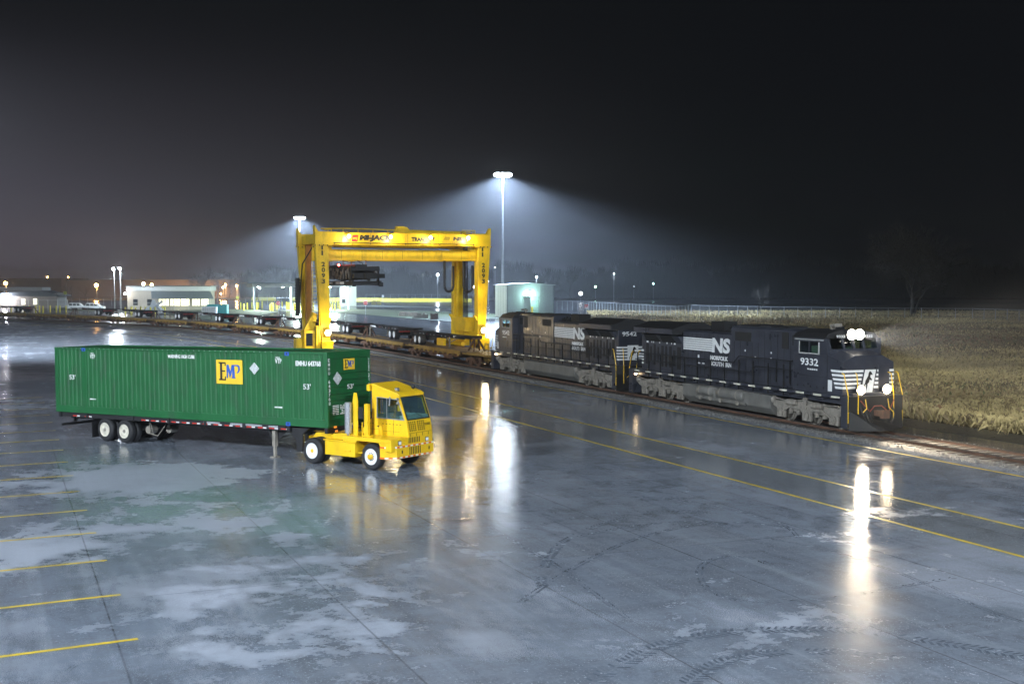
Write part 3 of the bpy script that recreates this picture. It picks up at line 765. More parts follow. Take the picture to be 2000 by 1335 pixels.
# body behind the cab: tank box, ledge, fenders
mb = MB()
for sg in (-1, 1):
    a, b = (-1.16, -.46) if sg < 0 else (.46, 1.16)
    mb.box(-2.30, -.78, a, b, .42, .94); mb.box(-2.38, -.70, a - .02 * (sg < 0), b + .02 * (sg > 0), .955, 1.0)
    yy = (-1.14, -1.06) if sg < 0 else (1.06, 1.14)
    arc = [(-2.95 + .62 * math.cos(t), .5 + .62 * math.sin(t)) for t in np.linspace(R(100), R(2), 9)]
    mb.prism(arc + [(-2.30, .50), (-2.32, 1.02), (-2.05, 1.28), (-2.55, 1.30), (-3.1, 1.2)][:0] + [(-2.30, .5)], 'y', *((-.46, -.40) if sg < 0 else (.40, .46)))
build_parts(mb, 'fuel_tank', yel, yt, bevel=.015)
mb = MB()
mb.prism([(-3.45, .95), (-3.30, 1.12), (-2.6, 1.16), (-2.2, 1.02), (-2.05, .99), (-2.05, .9), (-3.45, .9)], 'y', -.62, .62)
arcO = [(-2.95 + .66 * math.cos(t), .5 + .66 * math.sin(t)) for t in np.linspace(R(95), R(5), 10)]; arcI = [(-2.95 + .58 * math.cos(t), .5 + .58 * math.sin(t)) for t in np.linspace(R(5), R(95), 10)]
for a, b in ((-.50, -.42), (.42, .50)): mb.prism(arcO + arcI, 'y', a, b)
mb.prism([(-2.29, .60), (-2.29, 1.02), (-2.05, 1.20), (-1.20, 1.28), (-.78, 1.14), (-.78, 1.005), (-2.1, 1.005), (-2.29, .9)], 'y', -.95, -.90)
mb.prism([(-2.29, .94), (-2.05, 1.16), (-1.20, 1.24), (-.78, 1.12), (-.78, 1.004), (-2.29, .94)][:5], 'y', -.90, .5)
mb.build('rear_deck', yel, yt, bevel=.01)
mb = MB(); mb.prism([(-3.5, 1.13), (-3.35, 1.22), (-2.7, 1.25), (-2.3, 1.17), (-2.3, 1.13), (-2.7, 1.17), (-3.3, 1.15)], 'y', -.55, .55)
mb.prism([(-2.55, 1.16), (-1.9, 1.30), (-1.9, 1.24), (-2.5, 1.08)], 'y', -.42, .42)
mb.build('fifth_wheel', mat('greasy_yellow', (.25, .15, .015), .35, var=.3), yt)
mb = MB(); mb.box(-3.2, -2.7, -.35, .35, .3, .7); mb.cyl((-2.95, -1.0, .5), (-2.95, 1.0, .5), .1, n=10); mb.box(-1.9, .5, -.3, .3, .35, .8); mb.cyl((0, -1.0, .48), (0, 1.0, .48), .07, n=10)
mb.build('drivetrain', blackp, yt)
for y, a in ((-1.20, -1), (-.86, -1), (1.20, 1), (.86, 1)):
    wheel(yt, (-2.95, y, .50), (0, a, 0), .50, .27, wrim, yel if abs(y) > 1 else None, 'dish')
for y, a in ((-1.15, -1), (1.15, 1)):
    wheel(yt, (0, y, .50), (0, a, 0), .50, .29, wrim, yel, 'flat')
# side step deck and front fender box (right hand side)
mb = MB()
mb.box(-1.35, 1.02, -1.20, -.24, 1.05, 1.20)
mb.prism([(.42, 1.05), (1.02, 1.05), (1.02, .74), (.62, .74), (.52, .80)], 'y', -1.20, -.24)
mb.box(-1.35, -.68, -1.19, -.6, 1.00, 1.05)
mb.build('step_deck', yel, yt, bevel=.015)
# cab
mb = MB()
mb.prism([(-1.28, 1.20), (-1.28, 1.36), (-.76, 1.83), (.92, 1.80), (1.02, 1.32), (1.02, .74), (.50, .74), (.36, 1.0), (-.30, 1.04), (-1.28, 1.04)], 'y', -.22, 1.21)
mb.build('cab_body', yel, yt, bevel=.02)
mb = MB()
roofp = [(-.78, 3.02), (.58, 2.68), (.60, 2.74), (.46, 2.82), (-.76, 3.13)]
mb.prism(roofp, 'y', -.24, 1.23)
mb.prism([(-.78, 2.86), (-.78, 3.10), (-.86, 3.12), (-.86, 2.92)], 'y', -.30, 1.28); mb.box(-.92, -.78, -.34, -.10, 2.84, 3.08)
mb.build('cab_roof', yel, yt, bevel=.012)
mb = MB()
for y0, y1 in ((-.22, -.16), (1.15, 1.21)):
    mb.box(-.76, -.50, y0, y1, 1.83, 3.03)                                                 # rear panel
    mb.prism([(-.50, 2.62), (.50, 2.55), (.56, 2.70), (-.50, 2.98)], 'y', y0, y1)           # above the side window
    mb.prism([(.80, 1.80), (.93, 1.80), (.58, 2.70), (.46, 2.70)], 'y', y0, y1 + (.05 if y0 < 0 else 0))
mb.box(-.76, -.70, -.16, 1.15, 2.5, 3.03); mb.box(-.76, -.70, -.16, .2, 1.83, 2.5); mb.box(-.76, -.70, .95, 1.15, 1.83, 2.5); mb.box(-.76, -.70, .2, .95, 1.83, 1.95)
mb.prism([(.50, 2.62), (.60, 2.66), (.60, 2.74), (.48, 2.74)], 'y', -.20, 1.19)
mb.build('cab_pillar', yel, yt, bevel=.008)
mb = MB(); mb.prism([(-.50, 1.84), (.82, 1.82), (.50, 2.55), (-.50, 2.62)], 'y', -.195, -.185); mb.prism([(-.50, 1.84), (.82, 1.82), (.50, 2.55), (-.50, 2.62)], 'y', 1.175, 1.185)
build_parts(mb, 'side_window', glass, yt)
mb = MB()
fr = [(-.50, 1.84), (.84, 1.82), (.52, 2.57), (-.50, 2.62)]
for a, b in zip(fr, fr[1:] + fr[:1]): mb.bar((a[0], -.222, a[1]), (b[0], -.222, b[1]), .03, .03)
mb.bar((-.02, -.222, 1.84), (-.02, -.222, 2.6), .02, .03); mb.build('window_trim', silver, yt)
mb = MB()
ws = [((.90, -.12), 1.84), ((.90, 1.10), 1.84), ((.60, 1.10), 2.64), ((.60, -.12), 2.64)]
mb.add([(.905, -.15, 1.82), (.905, 1.13, 1.82), (.585, 1.13, 2.66), (.585, -.15, 2.66), (.895, -.15, 1.82), (.895, 1.13, 1.82), (.575, 1.13, 2.66), (.575, -.15, 2.66)], [(0, 1, 2, 3), (7, 6, 5, 4), (0, 4, 5, 1), (1, 5, 6, 2), (2, 6, 7, 3), (3, 7, 4, 0)])
mb.build('windscreen', glass, yt)
mb = MB(); w4 = [(.925, -.15, 1.83), (.925, 1.13, 1.83), (.60, 1.13, 2.65), (.60, -.15, 2.65)]
for a, b in zip(w4, w4[1:] + w4[:1]): mb.bar(a, b, .035, .035)
mb.bar((.93, .75, 1.86), (.82, .25, 2.14), .015, .015); mb.build('window_seal', blackp, yt)
mb = MB(); mb.box(-.55, -.05, .25, .85, 1.84, 2.0); mb.box(-.6, -.45, .25, .85, 2.0, 2.55); mb.build('seat', mat('seat_grey_lit', (.13, .15, .15), .6), yt)  # seat grey raised in place of light inside the cab
mb = MB(); mb.box(-.695, -.68, -.14, 1.13, 1.84, 1.94); mb.box(-.68, .86, 1.10, 1.14, 1.80, 1.95); mb.box(-.68, .5, -.1, 1.1, 1.832, 1.84); mb.build('cab_lining', mat('lining_teal_lit', (.25, .36, .35), .6), yt)  # pale teal puts the cab's inner light into the lining colour
mb = MB(); mb.box(.45, .85, -.05, 1.05, 1.80, 1.95); mb.box(.35, .6, .45, .65, 1.9, 2.02); mb.build('dashboard', mat('dash_grey_lit', (.26, .34, .33), .5), yt)  # dash colour brightened to stand in for teal light in the cab
mb = MB(); c = Vector((.42, .55, 2.12)); 
ring = [c + Vector((.07 * math.cos(t) * 1.2, .2 * math.sin(t), .12 * math.cos(t))) for t in np.linspace(0, 2 * math.pi, 17)]
mb.tube([tuple(p) for p in ring], .014); mb.bar((.42, .55, 2.12), (.6, .55, 1.9), .04, .04); mb.build('steering_wheel', blackp, yt)
# bumper with hazard tape
bp_ = [(.42, -1.20), (.62, -1.24), (1.0, -1.02), (1.08, -.95), (1.08, 1.22), (.9, 1.26), (.42, 1.24), (.42, 1.1), (.95, 1.1), (.95, -.85), (.6, -1.1), (.42, -1.1)]
bp_ = [(.50, -1.22), (.72, -1.22), (1.06, -.92), (1.06, 1.22), (.50, 1.22), (.50, 1.14), (.98, 1.14), (.98, -.88), (.68, -1.14), (.50, -1.14)]
mb = MB(); mb.prism(bp_, 'z', .46, .93); mb.build('bumper', yel, yt, bevel=.008)
tpr = mat('tape_orange_red', (.75, .10, .02), .35, var=.05)
mb = MB(); pth = [Vector((.50, -1.226, 0)), Vector((.722, -1.226, 0)), Vector((1.066, -.922, 0)), Vector((1.066, 1.22, 0))]
for z in (.475, .865):
    u = 0; k = 0
    for a, b in zip(pth[:-1], pth[1:]):
        L_ = (b - a).length; n = max(1, round(L_ / .155)); d = (b - a) / n
        for i in range(n):
            p = a + d * i; q = p + d; nn = Vector((d.y, -d.x, 0)).normalized() * .004; mb.m = k % 2; k += 1
            mb.add([(p.x + nn.x, p.y + nn.y, z), (q.x + nn.x, q.y + nn.y, z), (q.x + nn.x, q.y + nn.y, z + .055), (p.x + nn.x, p.y + nn.y, z + .055), (p.x, p.y, z), (q.x, q.y, z), (q.x, q.y, z + .055), (p.x, p.y, z + .055)], [(0, 1, 2, 3), (0, 1, 5, 4), (1, 2, 6, 5), (2, 3, 7, 6), (3, 0, 4, 7)])
mb.build('hazard_tape', [tpr, white], yt)
mb = MB()
for i in range(7): mb.box(1.058, 1.066, -.20 + i * .10, -.155 + i * .10, .56, .84)
for y in (-.62, .95): mb.box(1.058, 1.068, y - .03, y + .03, .64, .76)
for i in range(7): mb.box(1.015, 1.025, -.20 + i * .10, -.155 + i * .10, .98, 1.18)
for r_ in range(5):
    for b0 in (-.12, .38):
        for i in range(4):
            fx = lambda z: 1.028 - .208 * (z - 1.32); za = 1.40 + r_ * .075; mb.add([(fx(za), b0 + i * .11, za), (fx(za), b0 + i * .11 + .06, za), (fx(za + .055), b0 + i * .11 + .06, za + .055), (fx(za + .055), b0 + i * .11, za + .055)], [(0, 1, 2, 3)])
mb.build('grille', blackp, yt)
mb = MB()
for i in range(6): mb.box(-.25 + i * .17, -.17 + i * .17, -.226, -.215, 1.62, 1.645)
for i in range(3): mb.box(-1.0 + i * .12, -.93 + i * .12, -.226, -.215, 1.60, 1.625)
mb.box(-1.15, -.45, -.224, -.215, 1.395, 1.405); mb.box(-.2, .6, -.224, -.215, 1.355, 1.365)
build_parts(mb, 'body_seam', mat('seam_brown', (.20, .12, .01), .6), yt)  # thin dark brown strips along the body seams and slots
for y in (-.72, .86):
    mb = MB(); mb.m = 1; mb.box(1.02, 1.032, y - .09, y + .09, .96, 1.12); mb.m = 0; mb.box(1.03, 1.045, y - .07, y + .07, .98, 1.10)
    build_parts(mb, 'headlight', [mat('headlight_lens', (.8, .82, .85), .15, var=.02), blackp], yt)
mb = MB(); mb.box(-.74, -.73, -.226, -.216, 1.25, 1.82); mb.box(.30, .31, -.226, -.216, 1.25, 1.8); mb.box(-.48, -.40, -.25, -.216, 1.5, 1.53); mb.box(.998, 1.03, -.2, 1.2, 1.33, 1.338)
for y in (-.1, .25, .6, .95): mb.box(1.0, 1.03, y, y + .012, 1.2, 1.32)
mb.build('door_gap', mat('gap_black', (.03, .02, .01), .7), yt)
mb = MB(); mb.box(-.60, -.40, -1.20, -.24, .60, .63); mb.box(-1.3, -1.0, -1.21, -1.05, .62, .66); mb.box(-2.28, -2.26, -1.17, -1.16, .45, .92)
mb.build('step', yel, yt)
text('lettering', '11325', (.982, .80, 1.56), Y1, (-.25, 0, 1), .32, .09, blackp, yt, .0, depth=.012)
# exhaust stack, shield, post, mirrors
mb = MB(); mb.cyl((-1.22, -1.04, 1.28), (-1.22, -1.04, 2.44), .13, n=22); mb.build('exhaust_stack', mat('perforated_steel', (.50, .51, .53), .35, metal=.7, var=.6, scale=55), yt, smooth=True)
mb = MB(); mb.tube([(-1.22, -1.04, 1.28), (-1.22, -1.02, 1.15), (-1.1, -.98, 1.03), (-.85, -.9, 1.0)], .06, 10); mb.build('exhaust_elbow', silver, yt, smooth=True)
mb = MB(); mb.prism([(-.94, 1.2), (-1.38, 1.2), (-1.38, 1.2), (-1.0, 1.2)][:0] + [(-1.10, 1.2), (-.86, 1.2), (-.86, 2.50), (-.92, 2.80), (-1.04, 2.80), (-1.10, 2.50)], 'y', -.92, -.88)
mb.cyl((-.62, -.92, 1.2), (-.62, -.92, 1.72), .03, n=8)
build_parts(mb, 'heat_shield', yel, yt)
mb = MB(); mb.box(-.46, -.28, -1.00, -.86, 1.2, 2.42); mb.box(-.54, -.16, -1.04, -.84, 1.2, 1.26); mb.build('grab_post', yel, yt, bevel=.01)
mb = MB(); mb.cyl((-.50, -.95, 1.2 + .35), (-.50, -.95, 2.4), .015, n=6); mb.box(-.72, -.52, -1.02, -.98, 1.85, 2.30); mb.build('mirror', blackp, yt, bevel=.02)
mb = MB(); mb.cyl((.52, -.30, 2.60), (.60, -.30, 2.60), .05, n=12); mb.cyl((.58, -.34, 2.45), (.66, -.34, 2.45), .05, n=12); mb.bar((.2, -.3, 2.66), (.3, -.45, 2.35), .05, .06); build_parts(mb, 'marker_lamp', silver, yt, smooth=True)
mb = MB(); mb.cyl((.25, .05, 2.80), (.25, .05, 2.86), .02, n=6); mb.cyl((.20, .05, 2.92), (.32, .05, 2.92), .07, n=14); mb.build('roof_lamp', silver, yt, smooth=True)
mb = MB(); mb.cyl((.25, 1.0, 2.80), (.25, 1.0, 2.90), .02, n=6); mb.ball((.25, 1.0, 2.96), .085); mb.build('roof_lamp', blackp, yt, smooth=True)
mb = MB(); mb.tube([(-.8, .1, 1.9), (-1.3, .2, 1.5), (-1.7, .1, 1.4), (-2.1, .3, 1.6)], .02); mb.tube([(-.8, .3, 2.1), (-1.3, .3, 1.6), (-1.9, .4, 1.5)], .018); mb.tube([(-.85, -.05, 2.9), (-.9, -.02, 2.1), (-1.2, .1, 1.5)], .02)
build_parts(mb, 'air_hose', blackp, yt)

# ================================================================== LOCOMOTIVES
def horse(mb, P):    # rearing horse emblem; P(a, b) -> point on the plate for a,b in 0..1
    pts = [(.30, .05), (.36, .05), (.44, .22), (.46, .36), (.56, .42), (.62, .56), (.74, .50), (.80, .56), (.70, .64), (.66, .70), (.70, .80), (.80, .76), (.84, .80), (.74, .92), (.62, .96), (.54, .88), (.50, .74), (.40, .62), (.30, .52), (.26, .38), (.18, .30), (.14, .16), (.20, .14), (.24, .28), (.34, .34), (.34, .22)]
    vs = [P(a, b) for a, b in pts]; mb.add(vs, [tuple(range(len(vs)))])
headm = lampmat('headlamp_glass', (1.0, .93, .80), 13)
ditchm = lampmat('ditch_lamp_glass', (1.0, .78, .50), 30)
stepm = lampmat('step_lamp_glass', (1.0, .72, .40), 25)
def build_loco(name, label, number, ctr, heading, loc_s, lit):
    x, y, _ = track(loc_s); r = thing(name, label, 'locomotive', (x, y, .22), heading)
    # frame and walkway
    mb = MB(); mb.box(-10.3, 10.3, -1.55, 1.55, 1.50, 1.62); mb.box(-10.2, 10.2, -1.2, 1.2, 1.22, 1.50); 
    for sy in (-1, 1): 
        for k in range(13): mb.cyl((-8 + k * 1.3, sy * 1.42, 1.42), (-7.2 + k * 1.3, sy * 1.42, 1.40), .035, n=6)
    mb.build('walkway', loco, r)
    for a, b in ((-10.35, -10.2), (10.2, 10.35)):
        mb = MB(); mb.box(a, b, -1.5, 1.5, .95, 1.625); mb.build('end_plate', mat('pilot_grime', (.012, .011, .010), .6, var=.4, scale=3), r)
    mb = MB()
    for sy in (-1, 1):
        for k in range(15):
            x0 = -9.6 + k * 1.34; mb.box(x0, x0 + .62, sy * 1.553, sy * 1.560, 1.515, 1.60)
    build_parts(mb, 'reflector', mat('reflector_cream', (.62, .60, .48), .4, var=.3, scale=3, dirt=(.2, .17, .13), dirt_amt=.6), r)
    # hood: low part with the logo, tall part behind the cab
    mb = MB(); mb.prism([(-.95, 1.62), (.95, 1.62), (.95, 3.98), (.80, 4.08), (-.80, 4.08), (-.95, 3.98)], 'x', -5.0, 0.0)
    mb.prism([(-1.0, 1.62), (1.0, 1.62), (1.0, 4.36), (.82, 4.48), (-.82, 4.48), (-1.0, 4.36)], 'x', 0.0, 6.2)
    hd = mb.build('engine_hood', loco, r, bevel=.02)
    mb = MB()
    for sy in (-1, 1):
        for k in range(12): mb.box(-4.9 + k * .44, -4.885 + k * .44, sy * .951, sy * .958, 1.7, 3.95)
        for k in range(24): mb.box(-4.8 + k * .44, -4.72 + k * .44, sy * .951, sy * .975, 2.05 if k % 2 else 2.9, 2.12 if k % 2 else 2.97) if k < 11 else None
        for k in range(11): mb.box(.3 + k * .55, .315 + k * .55, sy * 1.001, sy * 1.008, 1.7, 3.7 if k < 5 else 4.3)
    build_parts(mb, 'door_seam', blackp, hd)
    mb = MB()
    for sy in (-1, 1):
        mb.box(.4, 1.85, sy * 1.0, sy * 1.02, 3.72, 4.18); mb.box(4.55, 5.1, sy * 1.0, sy * 1.02, 3.5, 4.3); mb.box(5.4, 5.95, sy * 1.0, sy * 1.02, 3.7, 4.2)
    build_parts(mb, 'air_grille', lgrille, r)
    mb = MB(); mb.box(-5.0, 0, -.7, .7, 4.08, 4.12); mb.box(-.9, .7, -.35, .35, 4.1, 4.72) if False else None
    mb.box(-2.9, -1.6, -.42, .42, 4.08, 4.62); mb.box(-.95, -.35, -.5, .5, 4.08, 4.3)
    for k in range(9): mb.ball((-1.25 + k * .11, .35 * math.sin(k), 4.3 + .08 * math.cos(k * 2)), .12, 6, 4)
    mb.box(.4, 2.2, -.7, .7, 4.48, 4.56); mb.box(3.0, 4.4, -.6, .6, 4.48, 4.55)
    build_parts(mb, 'roof_equipment', locoroof, r)
    # radiator section with overhanging wings
    mb = MB(); mb.prism([(-1.0, 1.62), (1.0, 1.62), (1.0, 3.30), (1.30, 3.72), (-1.30, 3.72), (-1.0, 3.30)], 'x', -9.35, -5.0)
    mb.box(-9.7, -9.35, -1.0, 1.0, 1.62, 3.9)
    rd = mb.build('radiator_cabinet', loco, r, bevel=.015)
    mb = MB(); mb.prism([(-1.55, 3.80), (1.55, 3.80), (1.55, 4.12), (1.2, 4.22), (.5, 4.45), (-.5, 4.45), (-1.2, 4.22), (-1.55, 4.12)], 'x', -9.75, -5.15)
    mb.build('radiator_roof', locoroof, r, bevel=.02)
    mb = MB()
    for sy in (-1, 1): mb.box(-9.7, -5.2, sy * 1.551, sy * 1.565, 3.82, 4.11)
    build_parts(mb, 'wing_fascia', loco, r)
    mb = MB()
    for sy in (-1, 1):
        for a, b in ((-9.1, -7.4), (-7.2, -5.6)):
            mb.add([(a, sy * 1.012, 3.30), (b, sy * 1.012, 3.30), (b - .1, sy * 1.31, 3.715), (a + .15, sy * 1.31, 3.715)], [(0, 1, 2, 3)])
        for k, (w, z0, z1) in enumerate(((.3, 1.95, 3.15), (.22, 2.2, 3.0), (.2, 1.95, 3.15), (.16, 2.1, 3.0), (.22, 1.9, 3.1), (.2, 1.9, 3.1), (.26, 1.9, 3.1), (.24, 2.0, 2.9), (.42, 1.85, 3.1))):
            x0 = -9.15 + k * .45; mb.box(x0, x0 + w, sy * 1.0, sy * 1.015, z0, z1)
    build_parts(mb, 'louvre', lgrille, r)
    mb = MB()
    for sy in (-1, 1):
        for k, (xx, w) in enumerate(((-9.1, .22), (-8.5, .08), (-8.3, .1), (-7.6, .12), (-6.75, .12), (-6.2, .07), (-5.9, .2), (1.3, .08), (2.2, .12), (3.6, .1), (3.6, .08))):
            z = 3.22 if xx < 0 else 2.9 + .3 * (k % 2); mb.box(xx, xx + w, sy * 1.016, sy * 1.022, z, z + .09)
        mb.box(-3.4, -3.25, sy * .953, sy * .962, 2.62, 2.78); mb.box(-3.4, -3.15, sy * .953, sy * .962, 2.30, 2.37); mb.box(-2.95, -2.7, sy * .953, sy * .962, 2.30, 2.37)
        mb.box(8.86, 9.16, sy * 1.505, sy * 1.512, 1.78, 2.30)
    build_parts(mb, 'notice_sticker', white, r)
    # logo and lettering on both sides
    for sy in (-1, 1):
        U = (1, 0, 0) if sy < 0 else (-1, 0, 0); yy = sy * .962
        x0 = -4.95 if sy < 0 else .0 - .05
        X = lambda d: (x0 + d) if sy < 0 else (x0 - d)
        mb = MB()
        for k in range(6):
            a, b = X(0), X(3.1 - .0); mb.box(min(a, b), max(a, b), min(yy, yy - sy * .008), max(yy, yy - sy * .008), 3.02 + k * .118, 3.02 + k * .118 + .088)
        mb.build('stripe_logo', white, hd)
        text('lettering', 'NS', (X(3.0), yy, 2.98), U, Z1, 1.75, .80, white, hd, .045, .08)
        text('lettering', 'NORFOLK', (X(2.85), yy, 2.58), U, Z1, 1.75, .24, white, hd, .055)
        text('lettering', 'SOUTHERN', (X(2.85), yy, 2.27), U, Z1, 2.1, .24, white, hd, .055)
    # cab and nose
    mb = MB()
    mb.prism([(-1.5, 1.62), (1.5, 1.62), (1.5, 3.40), (-1.5, 3.40)], 'x', 6.2, 8.8)
    nose = [(8.8, 1.62, 1.5, 3.40), (9.80, 1.62, 1.42, 3.10)]
    vs = []
    for (xx, zb_, w, zt), ridge in zip(nose, (3.62, 3.42)):
        vs += [(xx, -w, zb_), (xx, w, zb_), (xx, w, zt), (xx, .75, ridge), (xx, -.75, ridge), (xx, -w, zt)]
    mb.add(vs, [(0, 1, 2, 3, 4, 5), (6, 7, 8, 9, 10, 11)] + [(i, (i + 1) % 6, 6 + (i + 1) % 6, 6 + i) for i in range(6)])
    mb.box(9.80, 10.12, -1.1, 1.1, 1.62, 1.75)
    cb = mb.build('cab_body', loco, r, bevel=.02)
    mb = MB()
    # upper cab shell with window openings: posts, header, roof
    for sy in (-1, 1):
        y0, y1 = sorted((sy * 1.5, sy * 1.42))
        mb.box(6.2, 6.6, y0, y1, 3.40, 4.15); mb.box(8.22, 8.8, y0, y1, 3.40, 4.15); mb.box(6.6, 8.22, y0, y1, 3.98, 4.15); mb.box(7.36, 7.42, y0, y1, 3.4, 3.98)
    mb.box(6.2, 6.3, -1.42, 1.42, 3.40, 4.15)
    for y in (-1.42, -.62, -.06, .50, 1.30): mb.prism([(8.72, 3.60), (8.84, 3.60), (8.66, 4.15), (8.54, 4.15)], 'y', y, y + .12)
    mb.prism([(8.72, 3.4), (8.86, 3.4), (8.83, 3.68), (8.7, 3.68)], 'y', -1.42, 1.42)
    mb.build('cab_pillar', loco, r)
    mb = MB(); mb.prism([(-1.52, 4.15), (1.52, 4.15), (1.30, 4.38), (.7, 4.52), (-.7, 4.52), (-1.30, 4.38)], 'x', 6.15, 8.62)
    mb.box(8.3, 8.78, -.42, .42, 4.20, 4.50); mb.box(6.6, 6.9, .3, .9, 4.5, 4.62)
    mb.build('cab_roof', locoroof, r, bevel=.02)
    mb = MB(); mb.box(7.1, 7.25, -.1, .1, 4.5, 4.75)
    for k in (-1, 0, 1): mb.cyl((7.1, k * .12, 4.72), (7.6, k * .14, 4.72), .03, .09, n=8)
    mb.build('horn', lgrime, r)
    mb = MB()
    for sy in (-1, 1):
        for a, b in ((6.62, 6.70), (8.10, 8.20)): mb.box(a, b, *sorted((sy * 1.50, sy * 1.512)), 3.42, 3.97)
        mb.box(6.62, 8.2, *sorted((sy * 1.50, sy * 1.512)), 3.40, 3.45); mb.box(6.4, 8.5, *sorted((sy * 1.5, sy * 1.60)), 4.05, 4.09)
    build_parts(mb, 'window_frame', mat('cab_window_frame', (.40, .40, .38), .5), r)
    mb = MB()
    for sy in (-1, 1): mb.box(6.6, 8.22, *sorted((sy * 1.455, sy * 1.465)), 3.42, 3.98)
    build_parts(mb, 'side_window', glass, r)
    mb = MB(); mb.add([(8.80, -1.38, 3.62), (8.80, 1.38, 3.62), (8.60, 1.38, 4.15), (8.60, -1.38, 4.15)], [(0, 1, 2, 3)]); mb.build('windscreen', glass, r)
    mb = MB(); mb.box(6.9, 7.4, .5, 1.0, 2.6, 3.75); mb.box(6.9, 7.4, -1.0, -.5, 2.6, 3.75); mb.box(8.0, 8.5, -1.2, 1.2, 2.6, 3.5); mb.build('cab_seat', mat('seat_green', (.10, .13, .08), .6), r)
    for sy in (-1, 1):
        U = (1, 0, 0) if sy < 0 else (-1, 0, 0); xo = 6.75 if sy < 0 else 8.12
        text('lettering', number, (xo, sy * 1.503, 2.86), U, Z1, 1.36, .34, white, cb, .02)
        mb = MB()
        for k in range(5): mb.box(7.3 + k * .16, 7.42 + k * .16, *sorted((sy * 1.502, sy * 1.510)), 2.66, 2.73)
        build_parts(mb, 'stencil_marks', white, cb)
        mb = MB()
        for k in range(4): mb.box(6.3, 8.8, *sorted((sy * 1.502, sy * 1.508)), 2.38, 2.395) if k == 0 else None
        mb.box(8.78, 8.80, *sorted((sy * 1.502, sy * 1.508)), 1.7, 3.4)
        for k in range(5): mb.box(6.5 + k * .5, 6.56 + k * .5, *sorted((sy * 1.502, sy * 1.515)), 1.85, 1.95)
        build_parts(mb, 'body_seam', blackp, cb)
        # white speed stripes on the nose sides
        mb = MB()
        for k in range(5):
            z0 = 1.93 + k * .185; st = 9.30 - k * .07
            yA = lambda X_: sy * (1.5 - .08 * (X_ - 8.8) + .006)
            mb.add([(st + .04, yA(st + .04), z0), (9.805, yA(9.8), z0), (9.805, yA(9.8), z0 + .105), (st, yA(st), z0 + .105)], [(0, 1, 2, 3)])
        mb.build('nose_stripe', white, cb)
    mb = MB()
    for k in range(5):
        z0 = 1.93 + k * .185
        for a, b in ((-1.42, -.48 + .05 * k), (.30 + .05 * k, 1.42)): mb.box(9.80, 9.812, a, b, z0, z0 + .105)
    mb.prism([(-.40, 1.75), (.22, 1.75), (.42, 2.78), (-.18, 2.78)], 'x', 9.80, 9.812)
    mb.build('nose_stripe', white, cb)
    mb = MB(); horse(mb, lambda a, b: (9.818, -.38 + a * .72, 1.80 + b * .95)); mb.build('horse_emblem', blackp, cb)
    mb = MB(); mb.box(9.80, 9.84, .55, 1.15, 1.75, 3.0); mb.build('nose_door', loco, cb, bevel=.01)
    # rear end: number, stripes, emblem
    mb = MB()
    for k in range(5):
        z0 = 1.93 + k * .185
        for a, b in ((-1.0, -.38), (.38, 1.0)): mb.box(-9.712, -9.70, a, b, z0, z0 + .105)
        for sy in (-1, 1): mb.box(-9.70, -9.45, *sorted((sy * 1.0, sy * 1.008)), z0, z0 + .105)
    mb.box(-9.712, -9.70, -.38, .38, 1.93, 2.85); rs = mb.build('rear_stripe', white, rd)
    mb = MB(); horse(mb, lambda a, b: (-9.718, .38 - a * .72, 1.85 + b * .95)); mb.build('horse_emblem', blackp, rd)
    text('lettering', number, (-9.705, .75, 3.42), (0, -1, 0), Z1, 1.0, .27, white, rd, .02)
    # fuel tank and air reservoirs
    mb = MB(); mb.prism([(-1.45, 1.20), (-1.42, .55), (-1.05, .18), (1.05, .18), (1.42, .55), (1.45, 1.20)], 'x', -4.2, 4.2)
    tk = mb.build('fuel_tank', ltank, r, bevel=.06)
    if lit:
        mb = MB(); mb.box(-2.75, 2.1, -1.48, -1.10, .50, .60)
        for a, b in ((-2.65, -.95), (-.75, 1.95)): mb.lathe((a, -1.32, .95), (1, 0, 0), [(0, .05), (.08, .24), (.16, .29), (b - a - .16, .29), (b - a - .08, .24), (b - a, .05)], 18)
        build_parts(mb, 'air_reservoir', ltank, r, smooth=True)
        mb = MB()
        for xx in (-2.3, -1.3, -.3, 1.3): mb.lathe((xx, -1.32, .95), (1, 0, 0), [(0, .29), (0, .305), (.07, .305), (.07, .29)], 18); mb.prism([(xx - .15, .64), (xx + .22, .64), (xx + .1, .45), (xx - .02, .45)], 'y', -1.5, -1.3)
        build_parts(mb, 'reservoir_strap', lgrime, r)
    # trucks
    for cx in (-6.9, 6.9):
        tkm = MB(); wheels = (-2.05, 0, 2.05)
        for sy in (-1, 1):
            top = [(-2.75, .98), (-1.6, 1.0), (-1.3, 1.12), (1.3, 1.12), (1.6, 1.0), (2.75, .98), (2.85, .80)]
            bot = []
            for w in (2.05, 0, -2.05): bot += [(w + .62, .70), (w + .36, .62), (w + .34, .20), (w - .34, .20), (w - .36, .62), (w - .62, .70)]
            tkm.prism(top + bot[0:0] + bot + [(-2.85, .80)], 'y', *sorted((sy * 1.12, sy * 1.24)))
        tkm.box(-2.3 + cx * 0, 2.3, -1.1, 1.1, .55, .85)
        for i in range(len(tkm.v)): tkm.v[i] = (tkm.v[i][0] + cx, tkm.v[i][1], tkm.v[i][2])
        tf = tkm.build('truck_frame', lgrime, r, bevel=.02)
        mb = MB(); m2 = MB()
